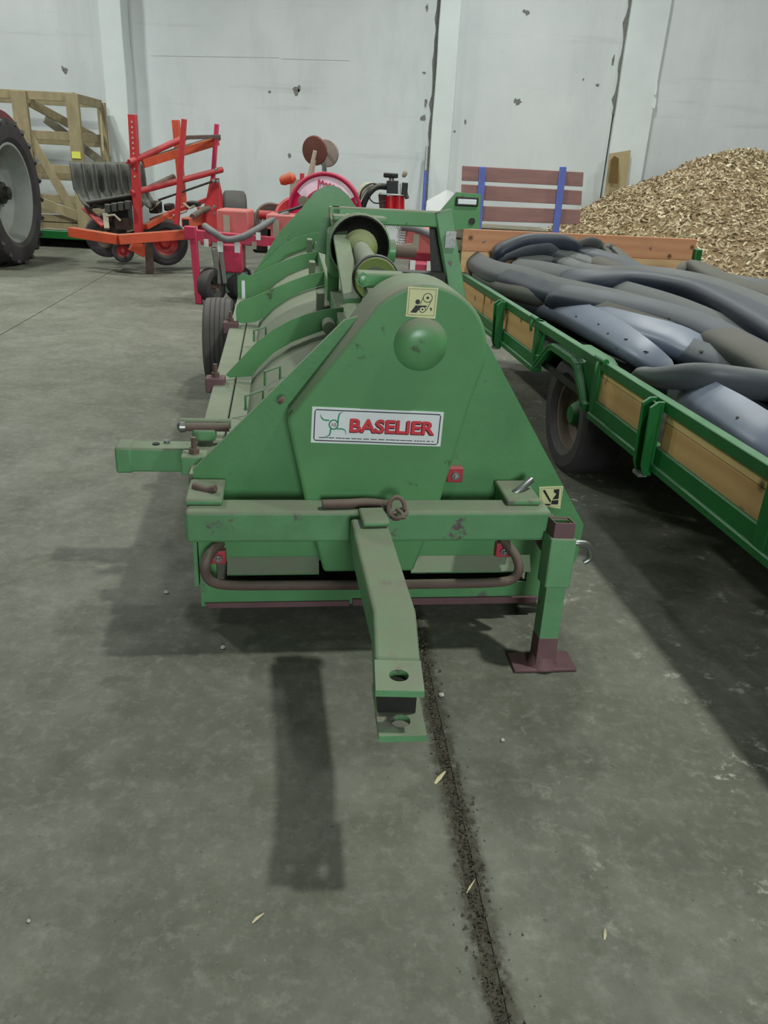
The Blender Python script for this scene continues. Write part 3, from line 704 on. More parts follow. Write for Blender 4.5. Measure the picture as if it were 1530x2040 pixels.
MB().lathe([(.19,-.08),(.175,-.07),(.165,-.02),(.10,.0),(.05,.0),(.05,-.05),(.0001,-.05)], wc, (1,0,0), 28, dish=True).build('rim', GREEN_OLD, ty)
MB().bar((wc.x+.02, 6.0, .312), (-.3, 6.0, .36), .06, .06).build('axle', GREEN_OLD, T)

# tow pin lying on the beam
TP = thing('tow_pin', 'rusty tow pin with knotted ring lying on the green hitch beam', 'tow pin', (.2, 2.40, .551), FM)
pp = [FM.pz(x, y, .567) for x, y in ((642,1004),(690,1003),(730,1001),(760,1004),(776,1010))]
MB().tube(smooth_path(pp, 5), [.015]*18 + [.014,.013,.012], 12).build('pin_rod', RUST, TP)
c = FM.pz(790, 1012, .585)
MB().tube([c + V((.026*math.cos(t*math.pi/10), .01*math.sin(t*math.pi/10), .034*math.sin(t*math.pi/10))) for t in range(20)], .0075, 8, closed=True).build('ring', RUST, TP)
MB().tube([c + V((.022*math.cos(t*math.pi/10)+.008, -.02 + .026*math.sin(t*math.pi/10), -.012 + .01*math.cos(t*math.pi/10))) for t in range(20)], .007, 8, closed=True).build('ring', RUST, TP)
MB().tube([c + V((0,-.01,.0)), c + V((.012,-.035,-.002)), c + V((.018,-.05,-.015))], .007, 8).build('pin_tip', RUST, TP)
# ================================================================== flat trailer
def pine(name, a, b, knots=True, sc=(1,1,1)):
    m, nt, N, L, bs = node_mat(name)
    tc = N.new('ShaderNodeTexCoord'); mp = N.new('ShaderNodeMapping'); mp.inputs['Scale'].default_value = sc; L.new(tc.outputs['Object'], mp.inputs[0])
    w = N.new('ShaderNodeTexWave'); w.wave_type = 'BANDS'; w.bands_direction = 'Z'; w.inputs['Scale'].default_value = 4; w.inputs['Distortion'].default_value = 6; w.inputs['Detail'].default_value = 3; w.inputs['Detail Scale'].default_value = 0.7
    L.new(mp.outputs[0], w.inputs['Vector'])
    x = N.new('ShaderNodeMix'); x.data_type = 'RGBA'; x.inputs[6].default_value = (*lin(a), 1); x.inputs[7].default_value = (*lin(b), 1)
    L.new(w.outputs['Fac'], x.inputs[0]); col = x.outputs[2]
    if knots:
        vo = N.new('ShaderNodeTexVoronoi'); vo.voronoi_dimensions = '2D'; vo.inputs['Scale'].default_value = 3.4
        sp_ = N.new('ShaderNodeSeparateXYZ'); L.new(tc.outputs['Object'], sp_.inputs[0]); cb_ = N.new('ShaderNodeCombineXYZ')
        L.new(sp_.outputs['X' if sc[0] < 1 else 'Y'], cb_.inputs[0]); L.new(sp_.outputs['Z'], cb_.inputs[1]); L.new(cb_.outputs[0], vo.inputs['Vector'])
        r = N.new('ShaderNodeMapRange'); r.inputs[1].default_value = 0.03; r.inputs[2].default_value = 0.10; r.inputs[3].default_value = 0.9; r.inputs[4].default_value = 0; L.new(vo.outputs['Distance'], r.inputs[0])
        y = N.new('ShaderNodeMix'); y.data_type = 'RGBA'; L.new(r.outputs[0], y.inputs[0]); L.new(col, y.inputs[6]); y.inputs[7].default_value = (*lin((84,56,32)), 1); col = y.outputs[2]
    n = N.new('ShaderNodeTexNoise'); n.inputs['Scale'].default_value = 3; n.inputs['Detail'].default_value = 5; L.new(tc.outputs['Object'], n.inputs['Vector'])
    r2 = N.new('ShaderNodeMapRange'); r2.inputs[1].default_value = .55; r2.inputs[2].default_value = .75; r2.inputs[4].default_value = .35; L.new(n.outputs['Fac'], r2.inputs[0])
    z = N.new('ShaderNodeMix'); z.data_type = 'RGBA'; L.new(r2.outputs[0], z.inputs[0]); L.new(col, z.inputs[6]); z.inputs[7].default_value = (*lin(tuple(int(q*.7) for q in a)), 1)
    L.new(z.outputs[2], bs.inputs['Base Color']); bs.inputs['Roughness'].default_value = .6; bs.inputs['Specular IOR Level'].default_value = .3
    return m
PINE_A = pine('knotty_pine_pale', (206,180,118), (212,188,128), sc=(1,.35,1))
PINE_B = pine('knotty_pine_tan', (188,150,98), (196,160,108), sc=(1,.35,1))
PINE_R = pine('larch_board_red', (200,142,104), (208,154,114), sc=(.35,1,1))
PINE_Y = pine('larch_board_yellow', (208,168,120), (214,178,132), sc=(.35,1,1))
TW = 1.6                                   # outer face of the near side
ZR, ZB = .757, .47
TX = thing('flatbed_trailer', 'green flat trailer with pine side boards loaded with hoses', 'trailer', (2.65, 4.2, 0), FT)
UE = 6.88; UN = 0.9; WR = 3.74
MB().box((TW+.03, UN, .50), (WR-.03, UE, .54)).build('deck', DARKSTEEL, TX)
for w in (TW+.45, WR-.5): MB().box((w, UN, .36), (w+.09, UE, .5)).build('chassis_beam', GREEN_TR, TX, bevel=.006)
for u in (1.6, 2.9, 5.6): MB().box((TW+.04, u, .42), (WR-.04, u+.07, .50)).build('cross_member', GREEN_TR, TX)
# near side frame
def side(w, sgn):
    inn = w + sgn*.045
    MB().box((w, UN, ZR-.05), (inn, UE, ZR)).build('top_rail', GREEN_TR, TX, bevel=.005)
    for u0, u1 in ((UN, 3.715), (4.655, UE)):
        MB().box((w, u0, ZB), (inn, u1, ZB+.085)).build('bottom_rail', GREEN_TR, TX, bevel=.005)
        MB().box((w - sgn*.012, u0, ZB-.02), (w + sgn*.05, u1, ZB+.012)).build('edge_angle', GREEN_TR, TX, bevel=.004)
side(TW, 1); side(WR, -1)
for u in (1.35, 2.17): MB().box((TW-.004, u-.035, ZB), (TW+.05, u+.035, ZR)).build('side_post', GREEN_TR, TX, bevel=.005)
for u in (3.70, 4.70, UE-.03): MB().box((TW-.004, u-.03, ZB-.01), (TW+.05, u+.03, ZR)).build('side_post', GREEN_TR, TX, bevel=.005)
# stake pockets: tapered channel standing off the side
for u, hgt in ((3.01, 0), (5.46, 0)):
    q = [(ZR-.012, .05), (ZR-.04, .075), (ZB-.0, .075), (ZB-.045, .06), (ZB-.045, .03)]
    for du in (-.045, .03):
        mb = MB(); mb.prism([(TW - d, z) for z, d in ((ZR-.005,.0),(ZR-.005,.03),(ZR-.03,.062),(ZB+.0,.052),(ZB-.045,.035),(ZB-.045,.0))], lambda a, b, t: (a, t, b), u+du, u+du+.013)
        mb.build('stake_pocket_cheek', GREEN_TR, TX, bevel=.003)
    MB().box((TW-.02, u-.045, ZB-.03), (TW-.008, u+.043, ZR-.02)).build('stake_pocket', GREEN_TR, TX, bevel=.003)
    MB().box((TW-.05, u-.03, ZB-.055), (TW-.01, u+.03, ZB-.04)).build('pocket_foot', STEEL, TX)
# pine boards between the posts
bays = [(5.50,6.02),(6.10,6.82),(4.74,5.40),(3.06,3.66),(2.21,2.95),(1.39,2.13)]
random.seed(6)
for u0, u1 in bays:
    zs = ZB + .09 + random.uniform(.105, .14)
    MB().box((TW+.016, u0-.02, ZB+.08), (TW+.036, u1+.02, zs)).build('side_board', PINE_B, TX, bevel=.002)
    MB().box((TW+.018, u0-.02, zs+.002), (TW+.038, u1+.02, ZR-.045)).build('side_board', PINE_A, TX, bevel=.002)
# hinge knuckles and latches
for u in (4.74, 3.66):
    MB().cyl((TW+.0, u-.05, ZR+.004), (TW+.0, u+.07, ZR+.004), .016).build('hinge', GREEN_TR, TX)
    MB().tube([(TW-.02,u-.0,ZR-.005),(TW-.03,u-.01,ZR-.03),(TW-.022,u-.005,ZR-.07)], .009, 8).build('latch_hook', GREEN_TR, TX)
# wheel arch
arch = [(4.66,.49),(4.62,.50),(4.42,.655),(4.36,.672),(4.02,.672),(3.96,.655),(3.80,.50),(3.76,.49)]
for i in range(len(arch)-1):
    p, q = arch[i], arch[i+1]
    MB().bar((TW+.10, p[0], p[1]+.01), (TW+.10, q[0], q[1]+.01), .24, .014, (0, (q[1]-p[1]), abs(q[0]-p[0]))).build('arch_plate', GREEN_TR, TX)
    MB().bar((TW, p[0], p[1]), (TW, q[0], q[1]), .03, .04, (0, (q[1]-p[1]), abs(q[0]-p[0]))).build('arch_rim', GREEN_TR, TX)
mb = MB(); mb.prism([(3.72,.49),(3.80,.49),(3.98,.66),(3.90,.70),(3.72,.70)], lambda a, b, t: (t, a, b), TW+.02, TW+.03); mb.build('arch_gusset', GREEN_TR, TX)
# wheels
for w, s in ((1.76, -1), (WR-.16, 1)):
    c = V((w, 4.15, .335))
    t = tyre('tyre', c, (s,0,0), .335, .125, .2, TX, RUBBER_D, grooves=0)
    r = MB().lathe([(.2,.09),(.185,.085),(.175,.03),(.12,-.01),(.09,-.01),(.09,.03),(.05,.05),(.05,.07),(0.0001,.07)], c, (s,0,0), 28, dish=True).build('rim', RUST, t)
    MB().lathe([(.075,.0),(.07,.06),(.05,.085),(0.0001,.09)], c, (s,0,0), 16).build('hub', GREEN_TR, t)
    for k in range(5):
        a = 2*math.pi*k/5; MB().lathe([(.012,0),(.012,.02),(0.0001,.022)], c + V((-.0, .1*math.cos(a), .1*math.sin(a))), (s,0,0), 6).build('wheel_nut', STEEL, t)
MB().cyl((1.8, 4.15, .335), (WR-.2, 4.15, .335), .045).build('axle', GREEN_TR, TX)
# end board of two larch planks
zt0 = FT.pu(915, 457, UE).z; zt1 = FT.pu(1378, 475, UE).z
MB().box((TW-.0, UE, .52), (WR-.04, UE+.028, .93)).build('end_board', PINE_Y, TX, bevel=.003)
MB().box((TW-.0, UE+.001, .932), (WR-.04, UE+.03, (zt0+zt1)/2)).build('end_board', PINE_R, TX, bevel=.003)
for w in (TW+.1, 2.3, 3.2):
    for z in (.83, 1.02): MB().lathe([(.012,0),(.010,.006),(0.0001,.008)], (w+.08, UE, z), (0,-1,0), 10).build('carriage_bolt', STEEL, TX)
MB().box((WR-.06, UE-.06, .5), (WR+.0, UE+.03, 1.03)).build('corner_post', GREEN_TR, TX, bevel=.006)
MB().box((TW-.0, UE+.028, .5), (TW+.05, UE+.07, .98)).build('corner_post', GREEN_TR, TX, bevel=.006)

# ================================================================== layflat hoses on the trailer
HOSE = mat('dark_hose_rubber', (80,85,88), 0.42, var=0.16, vs=3, fine=25, bump=0.12, dust=0.55, dustrgb=(110,112,106))
HOSE2 = mat('blue_black_hose', (50,56,68), 0.4, var=0.2, vs=3, fine=25, bump=0.12, dust=0.4, dustrgb=(104,106,104))
HOSE3 = mat('shiny_blue_hose', (96,106,122), 0.3, var=0.12, vs=3, fine=30, bump=0.08, dust=0.25, dustrgb=(128,134,140))
HOSE4 = mat('dusty_brown_hose', (78,80,76), 0.6, var=0.15, vs=3, fine=25, bump=0.15, dust=0.6, dustrgb=(104,102,90))
HOSE5 = mat('hose_gap_shade', (44,48,56), 0.5, var=0.2, vs=3, fine=25, bump=0.12)  # darker colour for the lower hoses, paints shade into the gaps
def hose(pts, hw, ht, tl, mt, label, k=8, pw=1.9):
    P = []
    for x, y, z in pts:
        p = FT.pz(x, y, z)
        if p.y > 6.74: p = FT.pu(x, y, 6.74)
        if p.x < 1.71: p = FT.pw(x, y, 1.71)
        P.append(p)
    n = len(P)
    def ex(a): return list(a) if isinstance(a, (list, tuple)) else [a]*n
    H, T_, R = ex(hw), ex(ht), ex(tl)
    for p in P: p.x = min(p.x, 3.55)
    if pts[-1][0] > 1500:                      # the run goes on along the bed, out of the picture
        while P[-1].y > 1.7:
            q = P[-1]; sgn = 1 if len(P) % 2 else -1
            P.append(V((min(3.5, max(1.85, q.x + sgn*.06)), q.y - .55, max(.63, q.z - .05)))); H.append(max(H[-1], .07)); T_.append(T_[-1]); R.append(R[-1]*.7)
        n = len(P)
    S = smooth_path(P, k); Q = smooth_path([V((H[i], T_[i], R[i])) for i in range(n)], k)
    M_ = len(Q); end = lambda i: min(1.0, .3 + .35*min(i, M_-1-i))
    for i_ in range(M_): S[i_].z -= .05*max(0, 1 - min(i_, M_-1-i_)/3)
    mb = MB(); mb.ribbon(S, [q.x*.84*end(i) for i, q in enumerate(Q)], [q.y*1.3*end(i) for i, q in enumerate(Q)], [q.z for q in Q], 20, pw, True, .5)
    mb.v = [FT.world(p) for p in mb.v]
    o = mb.build('layflat_hose', mt, None, smooth=34); tag(o, label, 'hose', 'flat hoses lying on the trailer'); return o
hose([(929,510,.84),(950,530,.84),(985,548,.83),(1040,560,.83),(1106,583,.83),(1229,613,.83),(1345,650,.82),(1440,700,.80)], .075, .055, .25, HOSE, 'long dark grey hose running from the far left trailer corner diagonally forward')
hose([(948,545,.79),(975,566,.78),(1048,586,.78),(1130,606,.78),(1210,634,.78),(1342,680,.77),(1420,722,.74),(1480,760,.70)], .065, .05, .1, HOSE4, 'thin brownish hose ridge between the shiny hose and the long grey one')
hose([(990,585,.70),(1060,602,.71),(1123,624,.72),(1210,668,.72),(1280,712,.71),(1330,750,.66)], [.06,.09,.12,.13,.11,.06], [.05,.06,.06,.06,.05,.04], .15, HOSE3, 'shiny blue-grey hose with crumbs of dirt along the near side rail')
hose([(1120,606,.74),(1180,636,.75),(1254,664,.76),(1340,690,.76),(1400,716,.75),(1450,735,.70)], [.04,.09,.12,.14,.13,.06], [.03,.05,.06,.06,.05,.03], .3, HOSE3, 'wide glossy blue hose bulging in the middle of the load')
hose([(1110,566,.86),(1180,566,.90),(1270,566,.93),(1373,585,.94),(1450,618,.94),(1560,680,.92),(1640,740,.88)], [.05,.09,.12,.13,.13,.12,.1], .055, [.2,.5,.7,.75,.7,.6,.5], HOSE2, 'thick blue-black hose arching across the right half of the load')
hose([(1090,590,.82),(1180,606,.83),(1280,625,.84),(1380,655,.85),(1460,695,.84),(1560,755,.82)], .08, .05, .35, HOSE2, 'dark hose tucked under the thick arching hose')
hose([(1330,640,.80),(1400,668,.83),(1470,705,.84),(1560,760,.82)], [.04,.08,.1,.1], .05, .4, HOSE4, 'brown dusty hose twisting down at the right edge of the photo')
hose([(985,505,.90),(1040,484,.92),(1090,482,.94),(1128,486,.95),(1160,508,.93),(1229,530,.92),(1295,562,.90),(1350,590,.86)], [.06,.08,.09,.09,.09,.09,.08,.05], .045, [.9,1.0,1.0,.8,.5,.4,.3,.2], HOSE2, 'dark blue hose folded sharply against the larch end board')
hose([(990,512,.86),(1040,499,.90),(1090,493,.92),(1112,510,.90),(1188,534,.88),(1250,556,.86),(1300,585,.82)], [.05,.08,.09,.08,.08,.07,.04], .04, [.8,.9,.8,.5,.4,.3,.2], HOSE, 'kinked grey hose in front of the folded blue one')
hose([(1030,532,.84),(1070,522,.86),(1110,524,.87),(1150,540,.86),(1205,556,.84),(1260,580,.80)], [.04,.08,.1,.09,.07,.03], .04, .3, HOSE, 'short grey hose bend lying flat behind the long hose')
hose([(1204,492,1.0),(1226,503,.98),(1255,528,.94),(1290,556,.88),(1330,580,.82)], [.05,.08,.09,.08,.05], .025, [.9,.8,.6,.5,.3], HOSE4, 'grey hose end standing up like a fin near the end board')
hose([(1150,486,.98),(1175,484,1.0),(1200,500,.96),(1240,530,.9)], [.03,.07,.08,.05], .025, [1.0,1.0,.8,.6], HOSE4, 'pointed grey hose fold touching the end board middle')
hose([(1290,560,.82),(1350,572,.84),(1420,590,.85),(1490,612,.85),(1580,640,.85)], .1, .045, .2, HOSE4, 'flat grey hose behind the thick arching hose')
hose([(1360,545,.93),(1380,535,.96),(1410,552,.96),(1473,580,.95),(1540,600,.93),(1600,620,.9)], [.04,.09,.1,.1,.1,.08], .04, [.9,.8,.5,.4,.3,.3], HOSE4, 'grey hose corner sticking up in front of the chip heap')
hose([(1400,560,.90),(1470,575,.92),(1560,590,.92),(1650,610,.9)], .09, .045, .2, HOSE, 'farthest grey hose along the right trailer side')
hose([(1262,742,.76),(1310,752,.79),(1388,752,.82),(1460,760,.82),(1540,772,.80),(1640,790,.76)], [.03,.06,.085,.09,.09,.08], [.02,.03,.035,.035,.035,.03], [.5,.9,1.1,1.1,1.05,1.0], HOSE, 'wide flat hose lying crosswise over the near part of the load')
hose([(1340,770,.70),(1403,812,.71),(1463,848,.71),(1530,895,.70),(1600,950,.66)], [.05,.09,.11,.11,.08], .06, .2, HOSE3, 'glossy blue hose nearest the camera beside the side rail')
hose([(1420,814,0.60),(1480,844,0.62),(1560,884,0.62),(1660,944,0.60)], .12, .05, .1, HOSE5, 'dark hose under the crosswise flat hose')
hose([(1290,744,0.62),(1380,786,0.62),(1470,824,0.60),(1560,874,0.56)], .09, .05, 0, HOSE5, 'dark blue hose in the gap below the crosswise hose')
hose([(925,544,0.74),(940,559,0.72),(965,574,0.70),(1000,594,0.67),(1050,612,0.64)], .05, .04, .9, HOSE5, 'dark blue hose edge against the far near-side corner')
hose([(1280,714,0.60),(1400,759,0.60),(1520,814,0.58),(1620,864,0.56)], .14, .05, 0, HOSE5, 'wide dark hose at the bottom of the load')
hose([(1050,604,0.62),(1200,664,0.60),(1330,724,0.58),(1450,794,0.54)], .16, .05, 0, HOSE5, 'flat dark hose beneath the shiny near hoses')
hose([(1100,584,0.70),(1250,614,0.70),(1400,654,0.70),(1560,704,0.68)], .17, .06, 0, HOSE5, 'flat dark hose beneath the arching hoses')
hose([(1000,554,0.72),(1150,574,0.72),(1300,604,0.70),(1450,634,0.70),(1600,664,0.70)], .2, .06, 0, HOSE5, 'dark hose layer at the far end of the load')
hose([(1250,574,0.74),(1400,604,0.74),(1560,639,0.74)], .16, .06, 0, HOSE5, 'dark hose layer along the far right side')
# thin companions that fill the gaps between the ridges
hose([(955,552,.80),(1010,560,.82),(1090,586,.82),(1200,612,.82),(1310,646,.81),(1400,688,.79)], .05, .045, .3, HOSE2, 'narrow dark hose just behind the brownish thin ridge')
hose([(1010,538,.84),(1080,546,.86),(1160,566,.86),(1250,592,.86),(1340,622,.86),(1440,668,.85),(1540,722,.83)], .055, .05, .35, HOSE, 'narrow grey hose between the long hose and the dark arching one')
hose([(1130,540,.90),(1200,552,.91),(1280,552,.93),(1380,568,.94),(1470,600,.94),(1580,650,.92)], .05, .045, .5, HOSE, 'narrow grey hose along the back of the thick arching hose')
hose([(1160,520,.90),(1220,540,.90),(1300,572,.88),(1380,600,.86)], .05, .04, .4, HOSE4, 'narrow grey hose sloping down from the end board folds')
hose([(1330,690,.76),(1400,718,.77),(1470,742,.77),(1560,780,.75)], .06, .045, .4, HOSE2, 'narrow blue hose vanishing under the crosswise hose')
# rolled end with clamp
R = FT.pz(985, 513, .87)
HC = thing('hose_coupling', 'grey clamped hose coupling at the far end of the load', 'coupling', (R.x, R.y, .8), FT)
MB().tube([R + V((-.06,.06,.0)), R + V((-.02,.02,.01)), R + V((.08,-.06,.0)), R + V((.2,-.16,-.02))], [.055,.065,.06,.05], 18).build('coupling_body', DARKSTEEL, HC)
for d in (0, .05): MB().lathe([(.068,-.012),(.072,-.012),(.072,.012),(.068,.012)], R + V((d,-d*.8,.008)), (.75,-.6,0), 22, close=True).build('hose_clamp', STEEL, HC)
# dirt crumbs on the shiny hose
random.seed(12)
# ================================================================== background
CH = mat('x', (180,160,110), .9)
def chip_mat():
    m, nt, N, L, b = node_mat('chopped_wood_chips')
    ge = N.new('ShaderNodeNewGeometry'); r = N.new('ShaderNodeValToRGB'); L.new(ge.outputs['Random Per Island'], r.inputs[0])
    cols = [(0,(104,86,58)),(.15,(142,126,96)),(.45,(166,152,122)),(.75,(184,171,140)),(.93,(204,192,158)),(1,(222,214,186))]
    el = r.color_ramp.elements
    el[0].position = 0; el[0].color = (*lin(cols[0][1]), 1); el[1].position = 1; el[1].color = (*lin(cols[-1][1]), 1)
    for p, c in cols[1:-1]: e = el.new(p); e.color = (*lin(c), 1)
    n = N.new('ShaderNodeTexNoise'); n.inputs['Scale'].default_value = .7; L.new(ge.outputs['Position'], n.inputs['Vector'])
    mr = N.new('ShaderNodeMapRange'); mr.inputs[1].default_value = .45; mr.inputs[2].default_value = .65; mr.inputs[4].default_value = .35; L.new(n.outputs['Fac'], mr.inputs[0])
    mx = N.new('ShaderNodeMix'); mx.data_type = 'RGBA'; L.new(mr.outputs[0], mx.inputs[0]); L.new(r.outputs[0], mx.inputs[6]); mx.inputs[7].default_value = (*lin((172,148,122)), 1)
    L.new(mx.outputs[2], b.inputs['Base Color']); b.inputs['Roughness'].default_value = .9; b.inputs['Specular IOR Level'].default_value = .15
    return m
CHIPM = chip_mat()
pk = A(1450, 299, 13.1)
PC = V((pk.x + .1, 13.2)); PH = pk.z + .02; PR = 3.65
def pile_h(x, y):
    r = math.hypot((x - PC.x) * (1.0 if x < PC.x else .8), y - PC.y)
    h = PH - (r * r / (r + .55)) * (PH / (PR - .45)) 
    h += .07*math.sin(x*2.3 + 1.1) * math.cos(y*1.9) + .035*math.sin(x*6.1)*math.sin(y*5.3)
    return h
mb = MB(); n = 64; x0, x1, y0, y1 = PC.x - 4.2, PC.x + 5.2, PC.y - 4.2, 16.3; vs = []; fs = []
for i in range(n+1):
    for j in range(n+1):
        x = x0 + (x1-x0)*i/n; y = y0 + (y1-y0)*j/n; vs.append((x, y, max(-.05, pile_h(x, y))))
for i in range(n):
    for j in range(n): q = (i*(n+1)+j, (i+1)*(n+1)+j, (i+1)*(n+1)+j+1, i*(n+1)+j+1); fs.append(q)
mb.add(vs, fs)
random.seed(3); cnt = 0
cv = list(mb.v); cf = list(mb.f)
while cnt < 17000:
    x = random.uniform(x0, PC.x + 3.6); y = random.uniform(y0, PC.y + .9); h = pile_h(x, y)
    if h < -.01: continue
    if y > PC.y and random.random() < .5: continue
    cnt += 1
    l = random.uniform(.045, .12); w = random.uniform(.018, .038); t = random.uniform(.006, .014)
    e = .1; nx = (pile_h(x-e, y) - pile_h(x+e, y)) / (2*e); ny = (pile_h(x, y-e) - pile_h(x, y+e)) / (2*e)
    nrm = V((nx, ny, 1)).normalized()
    nrm = (nrm + V((random.gauss(0,.45), random.gauss(0,.45), random.gauss(0,.3)))).normalized()
    a = random.uniform(0, 2*math.pi); d = V((math.cos(a), math.sin(a), random.gauss(0,.35))); d = (d - nrm*d.dot(nrm)).normalized(); s = d.cross(nrm)
    p = V((x, y, h + .008)); bend = nrm * random.uniform(-.012, .02); k = len(cv)
    tp = random.uniform(.35, 1)
    cv += [p - d*l*.5 - s*w*.5*tp + bend, p - d*l*.5 + s*w*.5*tp + bend, p + s*w*.5, p - s*w*.5, p + d*l*.5 + s*w*.5*tp + bend, p + d*l*.5 - s*w*.5*tp + bend,
           p - nrm*t - s*w*.4, p - nrm*t + s*w*.4]
    cf += [(k,k+1,k+2,k+3), (k+3,k+2,k+4,k+5), (k,k+3,k+6), (k+3,k+5,k+6), (k+1,k+7,k+2), (k+2,k+7,k+4), (k,k+6,k+7,k+1), (k+5,k+4,k+7,k+6)]
me = bpy.data.meshes.new('wood_chip_heap'); b0 = V((PC.x, PC.y, 0)); me.from_pydata([p - b0 for p in cv], [], cf); me.materials.append(CHIPM); me.materials.append(mat('chip_fines', (122,104,74), .95, var=.2, vs=12)); me.polygons.foreach_set('material_index', [1]*len(fs) + [0]*(len(cf)-len(fs)))
o = bpy.data.objects.new('wood_chip_heap', me); COL.objects.link(o); o.location = b0; o['kind'] = 'stuff'
tag(o, 'tall heap of pale brown wood chips against the wall', 'wood chips')
bpy.data.materials.remove(CH)

# ---- leaning plywood board
OSB = mat('raw_plywood', (178,162,122), .8, var=.1, vs=3); STAIN = mat('brown_stain', (110,88,50), .8, var=.15, vs=4)
c = [A(1214,306,16.22), A(1257,299,16.30), A(1250,385,16.2), A(1207,405,16.12)]
mb = MB(); mb.add(c + [p + V((0,.02,0)) for p in c], [(0,1,2,3),(7,6,5,4),(0,4,5,1),(1,5,6,2),(2,6,7,3),(3,7,4,0)])
for i in (2,3,6,7): mb.v[i].z -= .9
ob = mb.build('plywood_board', OSB); tag(ob, 'stained plywood board leaning on the wall behind the chip heap', 'board')
q = A(1224, 340, 16.17); pts = [(1217,318),(1224,310),(1233,316),(1232,350),(1231,366),(1212,364)]
MB().add([A(x, y, 16.1) for x, y in pts], [tuple(range(6))]).build('water_stain', STAIN, None)
st_ = bpy.data.objects['water_stain']; st_.parent = ob; st_.matrix_parent_inverse = Matrix.Translation(-ob.location)

# ---- red-brown bench with blue straps
BW = mat('red_brown_stained_plank', (150,114,108), .7, var=.14, vs=2, stretch=(1,1,8), bump=.2); BLUE = mat('blue_steel_strap', (92,108,182), .5, var=.1, vs=6)
BY = 10.2
pts = [(921,330),(1163,343),(1161,371),(920,358)]
B0 = A(1040, 440, BY); BN = thing('slatted_bench_back', 'red-brown plank bench back with two blue uprights behind the trailer', 'bench', (B0.x, BY, 0))
for k, (yl, yr) in enumerate(((330,343),(367,380),(409,418))):
    a, b = A(921 - k*1.5, yl, BY), A(1163 - k*3, yr, BY); a2, b2 = A(920 - k*1.5, yl+30, BY), A(1161 - k*3, yr+29, BY)
    mb = MB(); P = [a, b, b2, a2]; mb.add(P + [p + V((0,.04,0)) for p in P], [(0,1,2,3),(7,6,5,4),(0,4,5,1),(1,5,6,2),(2,6,7,3),(3,7,4,0)]); mb.build('plank', BW, BN, bevel=.006)
for (xt, xb) in ((962,955),(1122,1110)):
    a, b = A(xt, 332, BY-.03), A(xb, 455, BY-.03); MB().bar(a, V((b.x, BY-.03, 0.0)), .08, .035, (0,1,0)).build('upright', BLUE, BN, bevel=.008)
    MB().bar(V((b.x, BY, .45)), V((b.x, BY-.55, .42)), .1, .05).build('seat_bracket', BLUE, BN)
    MB().bar(V((b.x, BY-.5, 0)), V((b.x, BY-.5, .42)), .08, .05, (0,1,0)).build('front_leg', BLUE, BN)
for k in range(3):
    a, b = A(918, 470, BY), A(1150, 480, BY); MB().box((a.x, BY-.5+k*.16, .45), (b.x, BY-.38+k*.16, .49)).build('seat_plank', BW, BN, bevel=.006)
# pallets and sheets behind
GREYW = mat('weathered_grey_wood', (126,122,104), .85, var=.2, vs=4, stretch=(1,1,6)); PALEW = mat('crate_wood', (150,138,106), .8, var=.18, vs=3, stretch=(3,3,1))
PT = A(1000, 440, 10.7); pal = thing('pallet_stack', 'low stack of grey wooden pallets behind the red-brown bench', 'pallets', (PT.x, 10.7, 0))
for k in range(6):
    z = .155*k
    for j in range(5): MB().box((PT.x-.6, 10.35+j*.16, z+.11), (PT.x+.55, 10.45+j*.16, z+.13)).build('deck_board', GREYW, pal)
    for j in range(3): MB().box((PT.x-.6+j*.52, 10.35, z), (PT.x-.5+j*.52, 11.09, z+.11)).build('bearer', GREYW, pal)
WB = A(868, 395, 13.0)
c = [A(846,415,13.0), A(850,400,13.2), A(890,378,13.4), A(905,384,13.3), A(900,420,13.0)]
mb = MB(); mb.add(c + [p + V((.0,.05,-.02)) for p in c], [tuple(range(5)), (9,8,7,6,5)] + [(i,(i+1)%5,5+(i+1)%5,5+i) for i in range(5)])
for i in (0, 4, 5, 9): mb.v[i].z = 0.0
tag(mb.build('white_sheet_panel', mat('white_plastic_sheet', (218,222,220), .5, var=.06, vs=3)), 'white folded plastic sheet leaning beside the concrete pillar', 'plastic sheet')
a = A(877, 376, 13.0); b = A(900, 386, 13.0); 
PB = thing('blue_pole', 'thin blue and white pole leaning on the middle pillar', 'pole', (A(845,400,16.2).x, 16.0, 0))
a, b = A(848,340,16.2), A(843,420,16.0); MB().cyl(V((b.x,b.y,0)), a, .03).build('pole_shaft', BLUE, PB); MB().cyl(a, a + (a-b)*.6, .028).build('pole_tip', STEEL, PB)

# ================================================================== tractor at the left edge
TY = 11.5; tc_ = A(33, 380, TY); TXX = tc_.x - .08
TRc = thing('tractor', 'red tractor with tall rear wheel cut off by the left frame edge', 'tractor', (TXX-.2, TY, 0))
RW = .93; c = V((TXX-.15, TY, RW)); axw = V((1, .05, 0)).normalized()
t = tyre('rear_tyre', c, axw, RW, .23, .62, TRc, RUBBER_D)
side_ = V((0,0,1)).cross(axw)
for k in range(22):
    a = 2*math.pi*k/22
    for s in (-1, 1):
        a2 = a + (math.pi/22 if s > 0 else 0)
        r1 = side_*math.cos(a2) + V((0,0,1))*math.sin(a2); r2 = side_*math.cos(a2+.16) + V((0,0,1))*math.sin(a2+.16)
        MB().bar(c + axw*(s*.235) + r1*(RW-.035), c + axw*(s*.01) + r2*(RW+.002), .05, .05, r1).build('tread_lug', RUBBER_D, TRc)
RIMG = mat('grey_rim_paint', (150,154,150), .45, var=.1, vs=4, dust=.4)
rim = MB().lathe([(.64,.19),(.61,.19),(.58,.12),(.56,-.04),(.50,-.09),(.34,-.12),(.24,-.06),(.18,-.03),(.0001,-.03)], c, axw, 40, dish=True).build('rim', RIMG, TRc)
